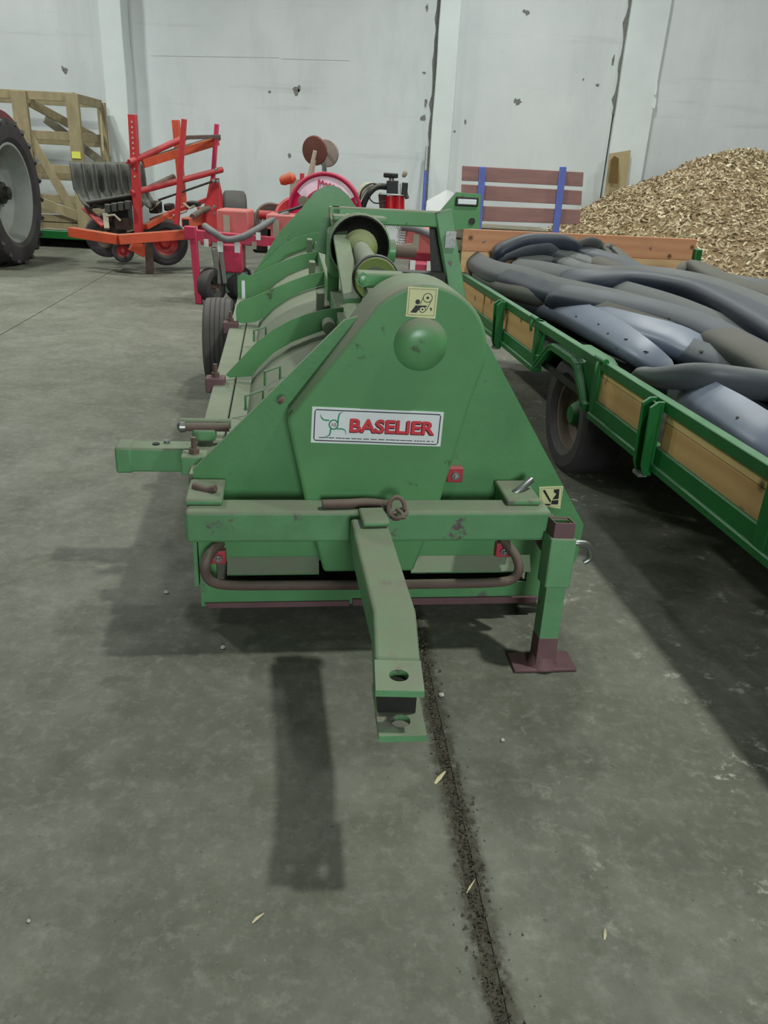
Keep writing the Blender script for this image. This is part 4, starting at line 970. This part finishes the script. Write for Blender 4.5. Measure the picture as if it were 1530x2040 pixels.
MB().lathe([(.15,0),(.14,.08),(.09,.10),(.08,.16),(.03,.17),(0.0001,.18)], c + axw*-.03, axw, 24).build('hub', DARKSTEEL, TRc)
for k in range(8):
    a = k*math.pi/4; MB().lathe([(.02,0),(.02,.03),(0.0001,.032)], c + axw*-.07 + (side_*math.cos(a) + V((0,0,1))*math.sin(a))*.24, axw, 6).build('wheel_nut', STEEL, TRc)
DRED = mat('dark_red_paint', (112,36,36), .45, var=.15, vs=4, dust=.3); 
fa = []
mb = MB(); n = 14; vs = []
for i in range(n+1):
    a = math.radians(150 - 95*i/n); r = RW + .10
    for w, rr_ in ((-.75, r), (.12, r), (.12, r-.10), (.10, r-.10), (.10, r-.02), (-.75, r-.02)): vs.append(c + axw*w + (side_*(-math.cos(a)) + V((0,0,1))*math.sin(a))*rr_)
fs = [(i*6+j, i*6+(j+1) % 6, (i+1)*6+(j+1) % 6, (i+1)*6+j) for i in range(n) for j in range(6)] + [tuple(range(6)), tuple(n*6+j for j in range(6))[::-1]]
mb.add(vs, fs); mb.build('fender', DRED, TRc)
MB().bar(c + axw*(-.1), c + axw*(-1.6), .22, .22).build('rear_axle', DARKSTEEL, TRc)
MB().box((c.x-1.25, TY-2.4, .55), (c.x-.8, TY+.3, 1.25)).build('transmission', DARKSTEEL, TRc, bevel=.05)
MB().box((c.x-1.35, TY-3.0, .9), (c.x-.7, TY-1.2, 1.6)).build('bonnet', DRED, TRc, bevel=.08)
MB().box((c.x-1.3, TY-.35, 1.25), (c.x-.8, TY+.1, 1.34)).build('seat', BLACK, TRc, bevel=.04)

# ================================================================== slatted wooden crate on a green skid
CY = 14.0
cr0 = A(150, 470, CY); CRT = thing('wooden_crate', 'tall open slatted wooden crate with diagonal braces behind the tractor', 'crate', (cr0.x-1.2, CY+.8, 0))
zt = A(150, 187, CY).z; xc = A(157, 330, CY).x; xl = xc - 2.5
zc = .55
bxR = A(212, 330, CY+1.9).x
def cb(p, q, wd, ht, up=None, nm='slat', mt=None): return MB().bar(p, q, wd, ht, up).build(nm, mt or PALEW, CRT, bevel=.006)
P1 = lambda x, z, y=CY: V((x, y, z))
xm = A(55, 330, CY).x
for x in (xc, xm, xl): cb(P1(x, .272, CY), P1(x, zt, CY), .2 if x != xm else .24, .08, (0,1,0), 'post')
for x in (bxR, xl): cb(V((x, CY+1.9, .272)), V((x, CY+1.9, zt-.02)), .14, .1, (0,1,0), 'post')
for z in (zt-.05, zt-.62, zt-1.12, zt-1.58, zt-2.0, .42): cb(P1(xl, z, CY+.05), P1(xc, z, CY+.05), .03, .13)
for z in (zt-.05, zt-.62, zt-1.12, zt-1.58, .42): cb(V((xc, CY, z)), V((bxR, CY+1.9, z)), .03, .14)
for z in (zt-.05, zt-.7, zt-1.3, .42): cb(V((xl, CY+1.9, z)), V((bxR, CY+1.9, z)), .03, .12)
cb(P1(xm+.1, zt-.15, CY+.12), V((bxR-.1, CY+1.8, zt-.62)), .03, .14)
cb(P1(xm, zt-.35, CY+.9), V((bxR, CY+1.85, zt-1.05)), .03, .14, None, 'slat', GREYW)
cb(P1(xm, zt-.5, CY+.02), P1(xc-.15, .5, CY+.02), .03, .14)
cb(P1(xm+.0, zt-1.6, CY-.02), P1(xc+.05, .45, CY-.02), .03, .16)
cb(V((bxR, CY+1.85, zt-.1)), V((xc+.25, CY+.4, .5)), .04, .1)
cb(V((bxR+.05, CY+1.95, zt-.9)), V((bxR-.1, CY+1.95, .5)), .03, .13, None, 'slat', GREYW)
LIME = mat('yellow_tag', (220,226,96), .6, var=.05)
q = A(152, 309, CY-.045); MB().box((q.x-.07, CY-.055, q.z-.05), (q.x+.07, CY-.04, q.z+.05)).build('yellow_tag', LIME, CRT)
SK = thing('green_skid', 'low green steel skid under the slatted crate', 'skid', (xc-1.2, CY+.8, 0))
MB().box((xl-.1, CY-.35, .14), (xc+.55, CY-.2, .27)).build('skid_rail', GREEN_TR, SK, bevel=.01)
MB().box((xl-.1, CY+2.0, .14), (xc+.9, CY+2.1, .27)).build('skid_rail', GREEN_TR, SK, bevel=.01)
MB().box((xl-.1, CY-.3, .22), (xc+.55, CY+2.0, .27)).build('skid_deck', GREYW, SK)
for x in (xl+.1, xc-.9, xc+.3): MB().box((x, CY-.33, 0), (x+.25, CY+2.05, .14)).build('skid_foot', DARKSTEEL, SK)
# ================================================================== orange transplanter
ORANGE = mat('orange_red_paint', (196,82,54), .5, var=.12, vs=4, dust=.6, dustrgb=(150,120,92), wear=.1, wearrgb=(120,84,66))
REDP = mat('red_machine_paint', (180,52,56), .45, var=.12, vs=5, dust=.45, dustrgb=(150,110,104))
CRIM = mat('crimson_paint', (190,52,84), .42, var=.1, vs=5, dust=.35, dustrgb=(170,120,124))
SEATM = mat('weathered_black_plastic', (62,64,60), .6, var=.2, vs=8, dust=.6, dustrgb=(110,110,100))
OT = thing('transplanter', 'orange-red transplanter frame with tray racks and black seats by the wall', 'farm machine', (A(290,535,11.6).x, 11.7, 0))
def ob(p, q, wd, ht, nm, mt=ORANGE, up=None, bv=.006, par=None): return MB().bar(p, q, wd, ht, up).build(nm, mt, par or OT, bevel=bv)
def hollow_end(p, q, s, nm, mt, par):
    d = (q-p).normalized(); b = ob(p, q, s, s, nm, mt); 
    MB().bar(p - d*.004, p + d*.002, s*.72, s*.72).build('tube_mouth', INK, b, smooth=0); return b
v0, v1, v2 = A(142,462,11.3), A(236,477,11.0), A(386,466,11.5)
hollow_end(v0, v1, .125, 'main_beam', ORANGE, OT); ob(v1, v2, .125, .125, 'main_beam')
# posts
f1 = A(277,468,11.35); t1 = A(264,228,11.35)
pst = ob(f1, t1, .1, .1, 'rack_post', REDP, (0,1,0))
for k in range(11):
    p = f1.lerp(t1, .52 + .042*k) if k else f1.lerp(t1, .5); MB().box((p.x-.01, p.y-.054, p.z-.012), (p.x+.012, p.y-.049, p.z+.012)).build('peg_hole', BEIGE, pst, smooth=0)
ob(A(366,420,12.5), A(350,239,12.5), .1, .09, 'rack_post', ORANGE, (0,1,0))
ob(A(352,448,11.4), A(367,237,11.4), .065, .06, 'rack_post', REDP, (0,1,0))
ob(A(420,420,12.4), A(432,247,12.4), .06, .06, 'rack_post', CRIM, (0,1,0))
# racks
for (a, b, ya, yb, m_) in (((258,324),(368,274),11.25,12.0,REDP), ((285,322),(436,274),11.5,12.5,RUST), ((262,385),(442,338),11.3,12.5,REDP), ((280,383),(346,352),12.0,12.6,RUST)):
    MB().tube([A(*a, ya), A(*b, yb)], .042, 12).build('rack_tube', m_, OT)
ob(A(285,326,11.4), A(435,281,12.45), .03, .11, 'rack_angle', ORANGE)
ob(A(252,324,11.3), A(270,326,11.3), .05, .03, 'rack_stop', REDP)
ob(A(368,274,11.6), A(437,272,12.4), .05, .05, 'rack_tube', RUST)
# A-plate headstock
for (pts, y, m_) in (([(419,355),(436,355),(437,420),(441,432),(402,425),(410,400)], 11.9, REDP), ([(436,360),(445,400),(448,440),(437,446)], 12.2, REDP)):
    P = [A(x, yy, y) for x, yy in pts]; n = len(P)
    MB().add(P + [p + V((0,.04,0)) for p in P], [tuple(range(n)), tuple(range(n,2*n))[::-1]] + [(i,(i+1)%n,n+(i+1)%n,n+i) for i in range(n)]).build('headstock_plate', m_, OT)
for (x, y) in ((431,337),(426,360),(434,361),(427,411),(427,425)): 
    p = A(x, y, 11.86); MB().lathe([(.025,0),(.025,.02),(.012,.02),(0.0001,.03)], p, (0,-1,0), 10).build('bolt', STEEL, OT)
hollow_end(A(370,444,11.2), A(405,436,11.9), .12, 'cross_tube', ORANGE, OT)
ob(A(402,436,11.7), A(447,436,12.2), .16, .3, 'toolbar', REDP)
MB().tube([A(383,432,11.3), A(405,418,11.6), A(416,415,11.7)], .04, 10).build('hydraulic_hose', RUST, OT)
ob(A(290,452,11.4), A(350,420,12.2), .07, .07, 'frame_tube'); ob(A(300,440,11.8), A(420,395,12.4), .06, .06, 'frame_tube', REDP)
P = [A(318,440,11.9), A(352,428,11.9), A(360,462,11.9), A(318,465,11.9)]; MB().add(P + [p + V((0,.05,0)) for p in P], [(0,1,2,3),(7,6,5,4),(0,4,5,1),(1,5,6,2),(2,6,7,3),(3,7,4,0)]).build('gear_case', ORANGE, OT, bevel=.01)
# wheels and legs
def owheel(px, py, Y, R, hf, m_, ax=(1,-.5,0), rm=REDP):
    c = A(px, py, Y); c.z = max(R, c.z) if abs(c.z-R) < .35 else c.z
    t = tyre('tyre', c, ax, R, hf, R*.55, OT, m_)
    MB().lathe([(R*.56,hf*.7),(R*.5,hf*.5),(R*.3,hf*.2),(R*.2,hf*.6),(0.0001,hf*.65)], c, ax, 20, dish=True).build('rim', rm, t); return c
owheel(328, 482, 11.9, .32, .12, RUBBER_D, (.55,-1,0)); owheel(245, 500, 11.45, .15, .06, RUBBER_D, (.35,-1,0)); owheel(212, 470, 12.2, .3, .08, RUBBER_D, (.5,-1,0), RUST)
ob(A(296,476,11.3), V((A(296,476,11.3).x-.01, 11.3, 0.0)), .1, .06, 'parking_leg', RUST, (0,1,0))
MB().bar(A(262,487,11.3), A(290,502,11.4), .1, .16).build('shoe_arm', ORANGE, OT)
ob(A(335,470,12.0), V((A(352,530,12.0).x, 12.0, .1)), .05, .04, 'parking_leg', STEEL, (0,1,0))
ob(A(170,415,11.6), A(208,450,11.2), .1, .03, 'seat_bracket', REDP); ob(A(210,425,11.3), A(213,456,11.2), .07, .05, 'bracket', BEIGE)
MB().tube([A(212,430,11.2), A(228,428,11.2), A(240,440,11.2)], .015, 8).build('hand_lever', BEIGE, OT)
MB().tube([A(315,399,11.6), A(436,357,11.9)], .014, 8).build('tie_chain', DARKSTEEL, OT)
for (a, b, y, m_) in (((222,415),(262,452),11.8,BLACK),((300,400),(320,425),12.0,BLACK),((375,400),(398,412),12.2,BLACK),((232,432),(262,458),11.7,RUST),((330,405),(345,420),12.2,DARKSTEEL)):
    p, q = A(*a, y), A(*b, y); MB().box((p.x, y-.12, q.z), (q.x, y+.12, p.z)).build('planting_unit', m_, OT, bevel=.02)
for (a, b) in (((365,405),(378,415)),((378,415),(388,410)),((300,418),(318,402)),((345,430),(372,420))): MB().tube([A(*a, 11.6), A(*b, 11.6)], .016, 8).build('guide_rod', BEIGE, OT)
# row of nested bucket seats
seat_proto = None
for k in range(6):
    bx = A(166 + 23.5*k, 400, 11.75 + .04*k); top = A(166 + 23.5*k, 342 - 2.5*k, 11.75)
    mb = MB(); prof_ = [(-.06,.50),(-.02,.46),(.02,.30),(.05,.16),(.12,.06),(.25,.0),(.42,-.06)]; vs = []; nx = 6
    for (f_, z_) in prof_:
        for j in range(nx+1):
            s_ = -1 + 2*j/nx; wdt = .19 + .03*math.sin(z_*4)
            vs.append(V((s_*wdt*.37 + f_*.55 , -f_*.9 -   .11*abs(s_)**2.5*(1 if z_ > .1 else .4), z_*1.0 + .05*abs(s_)**2*(0 if z_ > .1 else 1))))
    fs = [(i*(nx+1)+j, i*(nx+1)+j+1, (i+1)*(nx+1)+j+1, (i+1)*(nx+1)+j) for i in range(len(prof_)-1) for j in range(nx)]
    mb.add([v + V((bx.x, bx.y, bx.z)) for v in vs], fs); o = mb.build('seat', SEATM, OT, smooth=60)
    so = o.modifiers.new('thick', 'SOLIDIFY'); so.thickness = .02
a, b = A(178,408,11.45), A(275,392,11.55)
MB().bar(a, b, .36, .04, (0,.25,1)).build('seat_board', SEATM, OT, bevel=.015)
for k in range(4): p = a.lerp(b, .5+.14*k); MB().box((p.x-.03, 11.2, p.z-.14), (p.x+.04, 11.32, p.z-.03)).build('seat_hook', SEATM, OT, bevel=.01)
ob(A(218,440,11.7), A(222,405,11.7), .09, .07, 'seat_pillar', PRIMER, (0,1,0)); ob(A(175,425,11.8), A(178,400,11.8), .1, .07, 'seat_pillar', BEIGE, (0,1,0))

# ================================================================== red pneumatic seeder
SY = 9.5
SD = thing('pneumatic_seeder', 'crimson row seeder with domed fan and twin reels behind the green topper', 'farm machine', (A(640,470,SY).x, 9.7, 0))
def sb(p, q, wd, ht, nm, mt=CRIM, up=None, bv=.006): return MB().bar(p, q, wd, ht, up).build(nm, mt, SD, bevel=bv)
tb0, tb1 = A(368,466,9.35), A(880,512,9.75)
sb(tb0, tb1, .11, .11, 'toolbar')
lg = A(384,456,9.2); lf = A(397,606,9.15); lf.z = 0
sb(lg, lf, .075, .06, 'parking_leg', CRIM, (0,1,0))
sb(A(368,462,9.2), A(390,464,9.2), .1, .13, 'leg_clamp')
# row units
def row_unit(x, y, off=0, full=True):
    c = A(x, y, 9.45)
    MB().box((c.x-.13, 9.3, c.z-.36), (c.x+.13, 9.6, c.z-.05)).build('unit_head', CRIM, SD, bevel=.02)
    for dx in (-.09, .1): MB().box((c.x+dx-.03, 9.235, c.z-.13), (c.x+dx+.03, 9.245, c.z-.02)).build('number_sticker', WHITE, SD, smooth=0)
    if full:
        MB().box((c.x-.15, 9.35, c.z-.60), (c.x+.16, 9.75, c.z-.36)).build('seed_housing', mat('grey_green_housing%d' % x, (104,134,120), .5, var=.08, vs=6), SD, bevel=.02)
    MB().box((c.x-.18, 9.5, c.z+.03), (c.x+.18, 9.9, c.z+.30)).build('hopper', mat('faded_red_hopper%d' % x, (200,108,104), .6, var=.08, vs=4, dust=.3), SD, bevel=.02)
    MB().box((c.x-.1, 9.488, c.z+.06), (c.x-.03, 9.498, c.z+.24)).build('hopper_label', BEIGE, SD, smooth=0)
    for s in (-.2, .06) if full else ():
        w_ = V((c.x+s, 9.25 if s < 0 else 9.5, .2)); R = .19
        t = tyre('press_wheel', w_, (.9,-.45,0), R, .075, R*.5, SD, RUBBER_D); MB().lathe([(R*.52,.05),(R*.3,.02),(.03,.05),(0.0001,.05)], w_, (.9,-.45,0), 18, dish=True).build('wheel_disc', RUST, t)
    if full:
        for dx, yy in ((-.16, 9.25), (-.10, 9.3), (-.2, 9.4)):
            sb(V((c.x+dx, yy, c.z-.1)), V((c.x+dx+.04, yy, .22)), .05, .04, 'wheel_fork', STEEL, (0,1,0), .004)
        MB().lathe([(.07,-.03),(.07,.03)], V((c.x-.17, 9.22, c.z-.42)), (.9,-.45,0), 16).build('chain_sprocket', DARKSTEEL, SD)
        MB().lathe([(.06,-.02),(.06,.02)], V((c.x-.15, 9.22, c.z-.62)), (.9,-.45,0), 16).build('chain_sprocket', STEEL, SD)
row_unit(462, 475); row_unit(838, 512, 0, False); row_unit(560, 484, 0, False)
MB().box((A(520,470,9.5).x-.1, 9.5, .55), (A(520,470,9.5).x+.14, 9.9, .85)).build('coulter_block', DARKSTEEL, SD, bevel=.03)
for (x, y) in ((413,483),(508,488),(516,470)): p = A(x, y, 9.28); MB().box((p.x-.025, 9.22, p.z-.04), (p.x+.025, 9.235, p.z+.04)).build('number_sticker', WHITE if x != 508 else BEIGE, SD, smooth=0)
sb(A(412,480,9.35), V((A(412,520,9.35).x, 9.35, .62)), .12, .08, 'marker_bracket', REDP, (0,1,0))
# transport wheels and discs behind
for (x, y, Y, R, ax, m_, rm) in ((468,430,10.6,.30,(.12,-1,0),RUBBER_D,RUBBER_D),):
    c = A(x, y, Y); tyre('gauge_wheel', c, (1,.25,0), R, .14, R*.5, SD, m_); MB().lathe([(.14,-.1),(.14,.1)], c, (1,.25,0), 20).build('wheel_disc', RUST, SD)
for (x, y, Y, R, m_) in ((497,455,10.2,.2,RUST),(540,440,10.2,.21,RUST),(590,440,9.9,.27,REDP)):
    c = A(x, y, Y); MB().lathe([(R*.9,-.05),(R,-.03),(R,.03),(R*.9,.05),(R*.5,.02),(0.0001,.02)], c, (.3,-1,.25), 32).build('coulter_disc', m_, SD)
MB().lathe([(.14,-.02),(.16,0),(.14,.02)], A(543,448,10.05), (.3,-1,.1), 24).build('chain_guard', STEEL, SD)
# hose along the toolbar
GH = mat('grey_corrugated_hose', (112,112,114), .6, var=.12, vs=20, dust=.3)
MB().tube(smooth_path([A(408,450,9.4), A(425,462,9.2), A(450,477,9.2), A(480,473,9.2), A(510,458,9.3), A(540,440,9.5), A(575,425,9.6)], 6), .036, 12).build('air_hose', GH, SD)
MB().tube(smooth_path([A(555,425,9.6), A(580,418,9.6), A(610,408,9.7), A(640,402,9.7)], 5), .018, 10).build('air_hose', BLACK, SD)
# levers
P = [A(x, y, 10.2) for x, y in ((576,410),(578,362),(584,357),(596,358),(598,368),(590,372),(586,410))]; n = len(P)
MB().add(P + [p + V((0,.04,0)) for p in P], [tuple(range(n)), tuple(range(n,2*n))[::-1]] + [(i,(i+1)%n,n+(i+1)%n,n+i) for i in range(n)]).build('lever_plate', BEIGE, SD)
MB().lathe([(.04,-.1),(.06,-.06),(.065,.05),(.03,.09)], A(574,356,10.1), (1,0,.35), 14).build('lever_knob', ORANGE, SD)
sb(A(600,385,10.1), A(602,345,10.1), .05, .03, 'link_arm', REDP, (0,1,0)); sb(A(556,425,10.0), A(556,406,10.0), .06, .05, 'link_arm', REDP, (0,1,0))
MB().lathe([(.05,-.08),(.05,.08)], A(530,428,10.0), (1,0,0), 14).build('red_cylinder', REDP, SD)
# fan dome
FC = A(648, 422, 9.9); FR = .43
DOME = mat('pink_red_gloss_dome', (202,40,92), .18, var=.06, vs=4, coat=.5, bump=.0)
DOMEW = mat('white_pink_dome_panel', (232,200,214), .2, var=.1, vs=8, coat=.4, bump=.0)
dm = MB().lathe([(FR,.25),(FR,.0),(FR*.96,-.03),(FR*.9,-.04)], FC, (0,1,0), 48).build('fan_housing', DOME, SD)
MB().lathe([(FR*.93,-.035),(FR*.8,-.065),(FR*.5,-.09),(0.0001,-.1)], FC, (0,1,0), 48).build('fan_cover', DOME, dm)
def on_dome(a, r, h=.01): return FC + V((math.cos(math.radians(a))*r*FR, -(.1 - .065*(r)**2) - h, math.sin(math.radians(a))*r*FR))
pa = [on_dome(a, .9) for a in range(28, 153, 6)] + [on_dome(a, .56) for a in range(152, 27, -6)]
n = len(pa)//2; MB().add(pa, [(i, i+1, len(pa)-2-i, len(pa)-1-i) for i in range(n-1)]).build('white_panel', DOMEW, dm)
sc = [on_dome(a, r, .018) for a, r in ((108,.60),(104,.72),(102,.84),(98,.72),(95,.80),(92,.70),(88,.74),(84,.68),(80,.74),(76,.69),(72,.73),(66,.70),(60,.73),(52,.72))]
MB().tube(smooth_path(sc, 4), .007, 6).build('script_lettering', CRIM, dm)
MB().tube([on_dome(a, .585, .012) for a in range(30, 152, 8)], .008, 6).build('panel_line', CRIM, dm)
MB().tube([on_dome(a, .97, .02 - .0) for a in range(0, 181, 6)], .02, 8).build('dome_rim', CRIM, dm)
MB().lathe([(.065,0),(.06,.02),(0.0001,.025)], on_dome(157,.62,.03), (0,-1,0), 20).build('grey_cap', GREYW, dm)
sb(V((FC.x-.25, 9.95, FC.z-.2)), V((FC.x-.1, 9.85, .8)), .3, .2, 'fan_stand', REDP)
# twin reels on a stand
for (x, y, Y, m_, m2) in ((627,300,10.35,RUST,RUST), (651,305,10.9,GREYW,GREYW)):
    c = A(x, y, Y); MB().lathe([(.03,-.03),(.155,-.02),(.165,0),(.155,.02),(.03,.03)], c, (-.35,-1,-.1), 36).build('reel_disc', mat('reel_%d' % x, (104,66,56) if x < 640 else (150,140,130), .6, var=.15, vs=6), SD)
MB().cyl(A(627,300,10.36), A(651,305,10.88), .02).build('reel_axle', STEEL, SD)
sb(A(614,360,10.2), A(628,300,10.2), .045, .03, 'reel_arm', BEIGE, (0,1,0)); sb(A(622,355,10.25), A(627,318,10.25), .03, .03, 'reel_arm', BEIGE, (0,1,0))
sb(A(645,352,10.6), A(644,318,10.7), .035, .03, 'reel_arm', BLACK, (0,1,0)); sb(A(650,352,10.6), A(648,318,10.7), .02, .03, 'reel_arm', BLACK, (0,1,0))
# hydraulic motor group at the right
RC = mat('red_gloss_cylinder', (196,36,48), .3, var=.08, vs=6, coat=.3)
for x in (778, 795): MB().cyl(A(x, 425, 10.0), A(x, 390, 10.0), .065, 20).build('red_cylinder', RC, SD)
sb(A(765,420,10.05), A(762,386,10.05), .1, .08, 'control_box', RUST, (0,1,0)); sb(A(755,386,9.98), A(806,389,9.98), .12, .02, 'mounting_plate', STEEL)
sb(A(782,386,10.0), A(782,360,10.0), .14, .14, 'motor_body', BLACK, (0,1,0)); sb(A(792,376,10.0), A(799,376,10.0), .14, .13, 'motor_body', STEEL, (0,0,1)); sb(A(800,377,10.0), A(812,378,10.0), .16, .15, 'motor_body', BLACK, (0,0,1))
MB().cyl(A(780,362,10.0), A(780,350,10.0), .03).build('knob_stem', STEEL, SD)
kc = A(780,350,10.0); mb = MB()
mb.prism([(kc.x + (.10 if k % 2 else .055)*math.cos(k*math.pi/5), kc.y + (.10 if k % 2 else .055)*math.sin(k*math.pi/5)) for k in range(10)], lambda a, b, t: (a, b, t), kc.z-.025, kc.z+.03); mb.build('star_knob', BLACK, SD, bevel=.012)
MB().tube([A(808,385,9.95), A(811,395,9.93)], .025, 8).build('tap_lever', BLACK, SD)
MB().tube(smooth_path([A(770,372,10.0), A(752,372,9.95), A(738,382,9.9), A(728,398,9.9), A(722,415,9.9)], 6), .035, 12).build('air_hose', BLACK, SD)
MB().tube(smooth_path([A(745,372,10.0), A(728,372,9.95), A(715,390,9.9), A(706,410,9.9)], 6), .045, 12).build('air_hose', BEIGE, SD)
MB().tube(smooth_path([A(762,371,10.0), A(740,366,9.9), A(722,378,9.85), A(716,400,9.85)], 6), .009, 6).build('cable', INK, SD)
MB().tube(smooth_path([A(768,400,9.9), A(750,405,9.85), A(738,398,9.85), A(735,385,9.85)], 6), .009, 6).build('cable', INK, SD)
MB().lathe([(.03,-.02),(.045,0),(.03,.02)], A(806,347,10.4), (1,.4,-.6), 14).build('filler_cap', GREYW, SD)
# perforated seed plate and hoses seen through the headstock
pc = A(778, 468, 9.6); PRr = .20
pd_ = MB().lathe([(PRr,-.012),(PRr,.012)], pc, (.1,-1,0), 40).build('seed_disc', WHITE, SD)
MB().lathe([(PRr,-.02),(PRr+.022,-.02),(PRr+.022,.03),(PRr,.03)], pc, (.1,-1,0), 40, close=True).build('disc_rim', BLACK, pd_)
dsk = MB()
hole_proto = None
for r_, cnt_ in ((.9,40),(.78,36),(.66,30),(.55,26)):
    for k in range(cnt_):
        a = 2*math.pi*k/cnt_; q = pc + V((math.cos(a)*r_*PRr, -.018 + .1*math.cos(a)*r_*PRr, math.sin(a)*r_*PRr)); s = .006
        dsk.add([q + V((-s*1.6*math.cos(a) - s*.6*math.sin(a), 0, -s*1.6*math.sin(a) + s*.6*math.cos(a))), q + V((s*1.6*math.cos(a) - s*.6*math.sin(a), 0, s*1.6*math.sin(a) + s*.6*math.cos(a))), q + V((s*1.6*math.cos(a) + s*.6*math.sin(a), 0, s*1.6*math.sin(a) - s*.6*math.cos(a))), q + V((-s*1.6*math.cos(a) + s*.6*math.sin(a), 0, -s*1.6*math.sin(a) - s*.6*math.cos(a)))], [(0,1,2,3)])
dsk.build('perforations', INK, pd_, smooth=0, kind='stuff')
MB().tube(smooth_path([A(800,452,9.5), A(830,456,9.5), A(855,466,9.45), A(880,482,9.4)], 6), .038, 12).build('air_hose', GH, SD)
MB().tube([A(790,495,9.3), A(822,494,9.3)], .05, 12).build('air_hose', RUST, SD)

# ================================================================== little things on the floor
STRAW = mat('pale_straw', (196,188,150), .8, var=.1); PEB = mat('pale_pebble', (180,178,168), .8, var=.15, vs=40)
def straw(px, py, ln, ang, label, wd=.004):
    p = G(px, py, .003); d = V((math.cos(math.radians(ang)), math.sin(math.radians(ang)), .02))
    m = MB().ribbon([p - d*ln*.5, p - d*ln*.1 + V((0,0,.003)), p + d*ln*.5], [wd*.5, wd, wd*.3], [.001,.0015,.001], 0, 8)
    o = m.build('straw_stalk', STRAW, None); tag(o, label, 'straw'); o.location.z = 0.0; return o
straw(877, 1548, .06, 58, 'pale leaf scrap lying on the soil-filled floor joint', .007)
straw(514, 1828, .035, 50, 'thin pale straw left of the floor joint near the camera')
straw(938, 1765, .05, 60, 'thin straw across the floor joint near the camera', .0025)
straw(1205, 1860, .03, 75, 'short straw on the bare floor right of the joint')
def pebble(px, py, s, label, seed):
    random.seed(seed); p = G(px, py, 0); m = MB(); 
    pr_ = [(s*.5,0),(s*.9,s*.35),(s*.8,s*.8),(s*.35,s*1.15),(0.0001,s*1.2)]; m.lathe(pr_, p, (0,0,1), 9)
    m.v = [v + V((random.uniform(-.15,.15)*s, random.uniform(-.15,.15)*s, 0)) for v in m.v]
    o = m.build('pebble', PEB, None, smooth=0); tag(o, label, 'pebble', 'pebbles on the floor'); o.location.z = 0; return o
pebble(331, 1181, .010, 'pale pebble on the lit floor left of the guard bar', 1); pebble(444, 1291, .009, 'pale pebble in the topper shadow below the guard bar', 2)
pebble(57, 1836, .005, 'tiny pale pebble at the lower left of the photo', 3); pebble(879, 1386, .010, 'small clod beside the clevis and the floor joint', 4)
pebble(1001, 1476, .007, 'small pale pebble right of the drawbar end', 5)

DCL = mat('dry_dirt', (66,60,48), .95, var=.3, vs=60)
random.seed(21); bpy.context.view_layer.update(); DG = bpy.context.evaluated_depsgraph_get()
NTH = ['first', 'second', 'third', 'fourth', 'fifth', 'sixth']
spots = [(x, y, NTH[k] + ' dark dirt clod from the far end on the shiny near hose') for k, (x, y) in enumerate(((1149,630),(1193,646),(1212,664),(1248,676),(1228,694),(1287,701)))]
spots += [(1470,832,'dirt clod on the glossy hose nearest the camera'), (1334,634,'dirt clod on the long grey hose in mid load'), (1398,700,'dirt clod on the wide glossy hose at mid load')]
for (x, y, lb) in spots:
    p = FT.world(FT.pz(x, y, .79)); hit = SC.ray_cast(DG, CAMP, ray(x, y).normalized())
    if hit[0]: p = hit[1]
    s = random.uniform(.009, .014); m = MB()
    m.lathe([(s*.6,-.004),(s,0),(s*.7,s*.25),(0.0001,s*.35)], p, (0,0,1), 7); m.v = [v + V((random.uniform(-.5,.9)*s, random.uniform(-.4,.4)*s, 0)) for v in m.v]
    tag(m.build('dirt_clod', DCL, None, smooth=0), lb, 'dirt clod', 'dirt clods on the hoses')
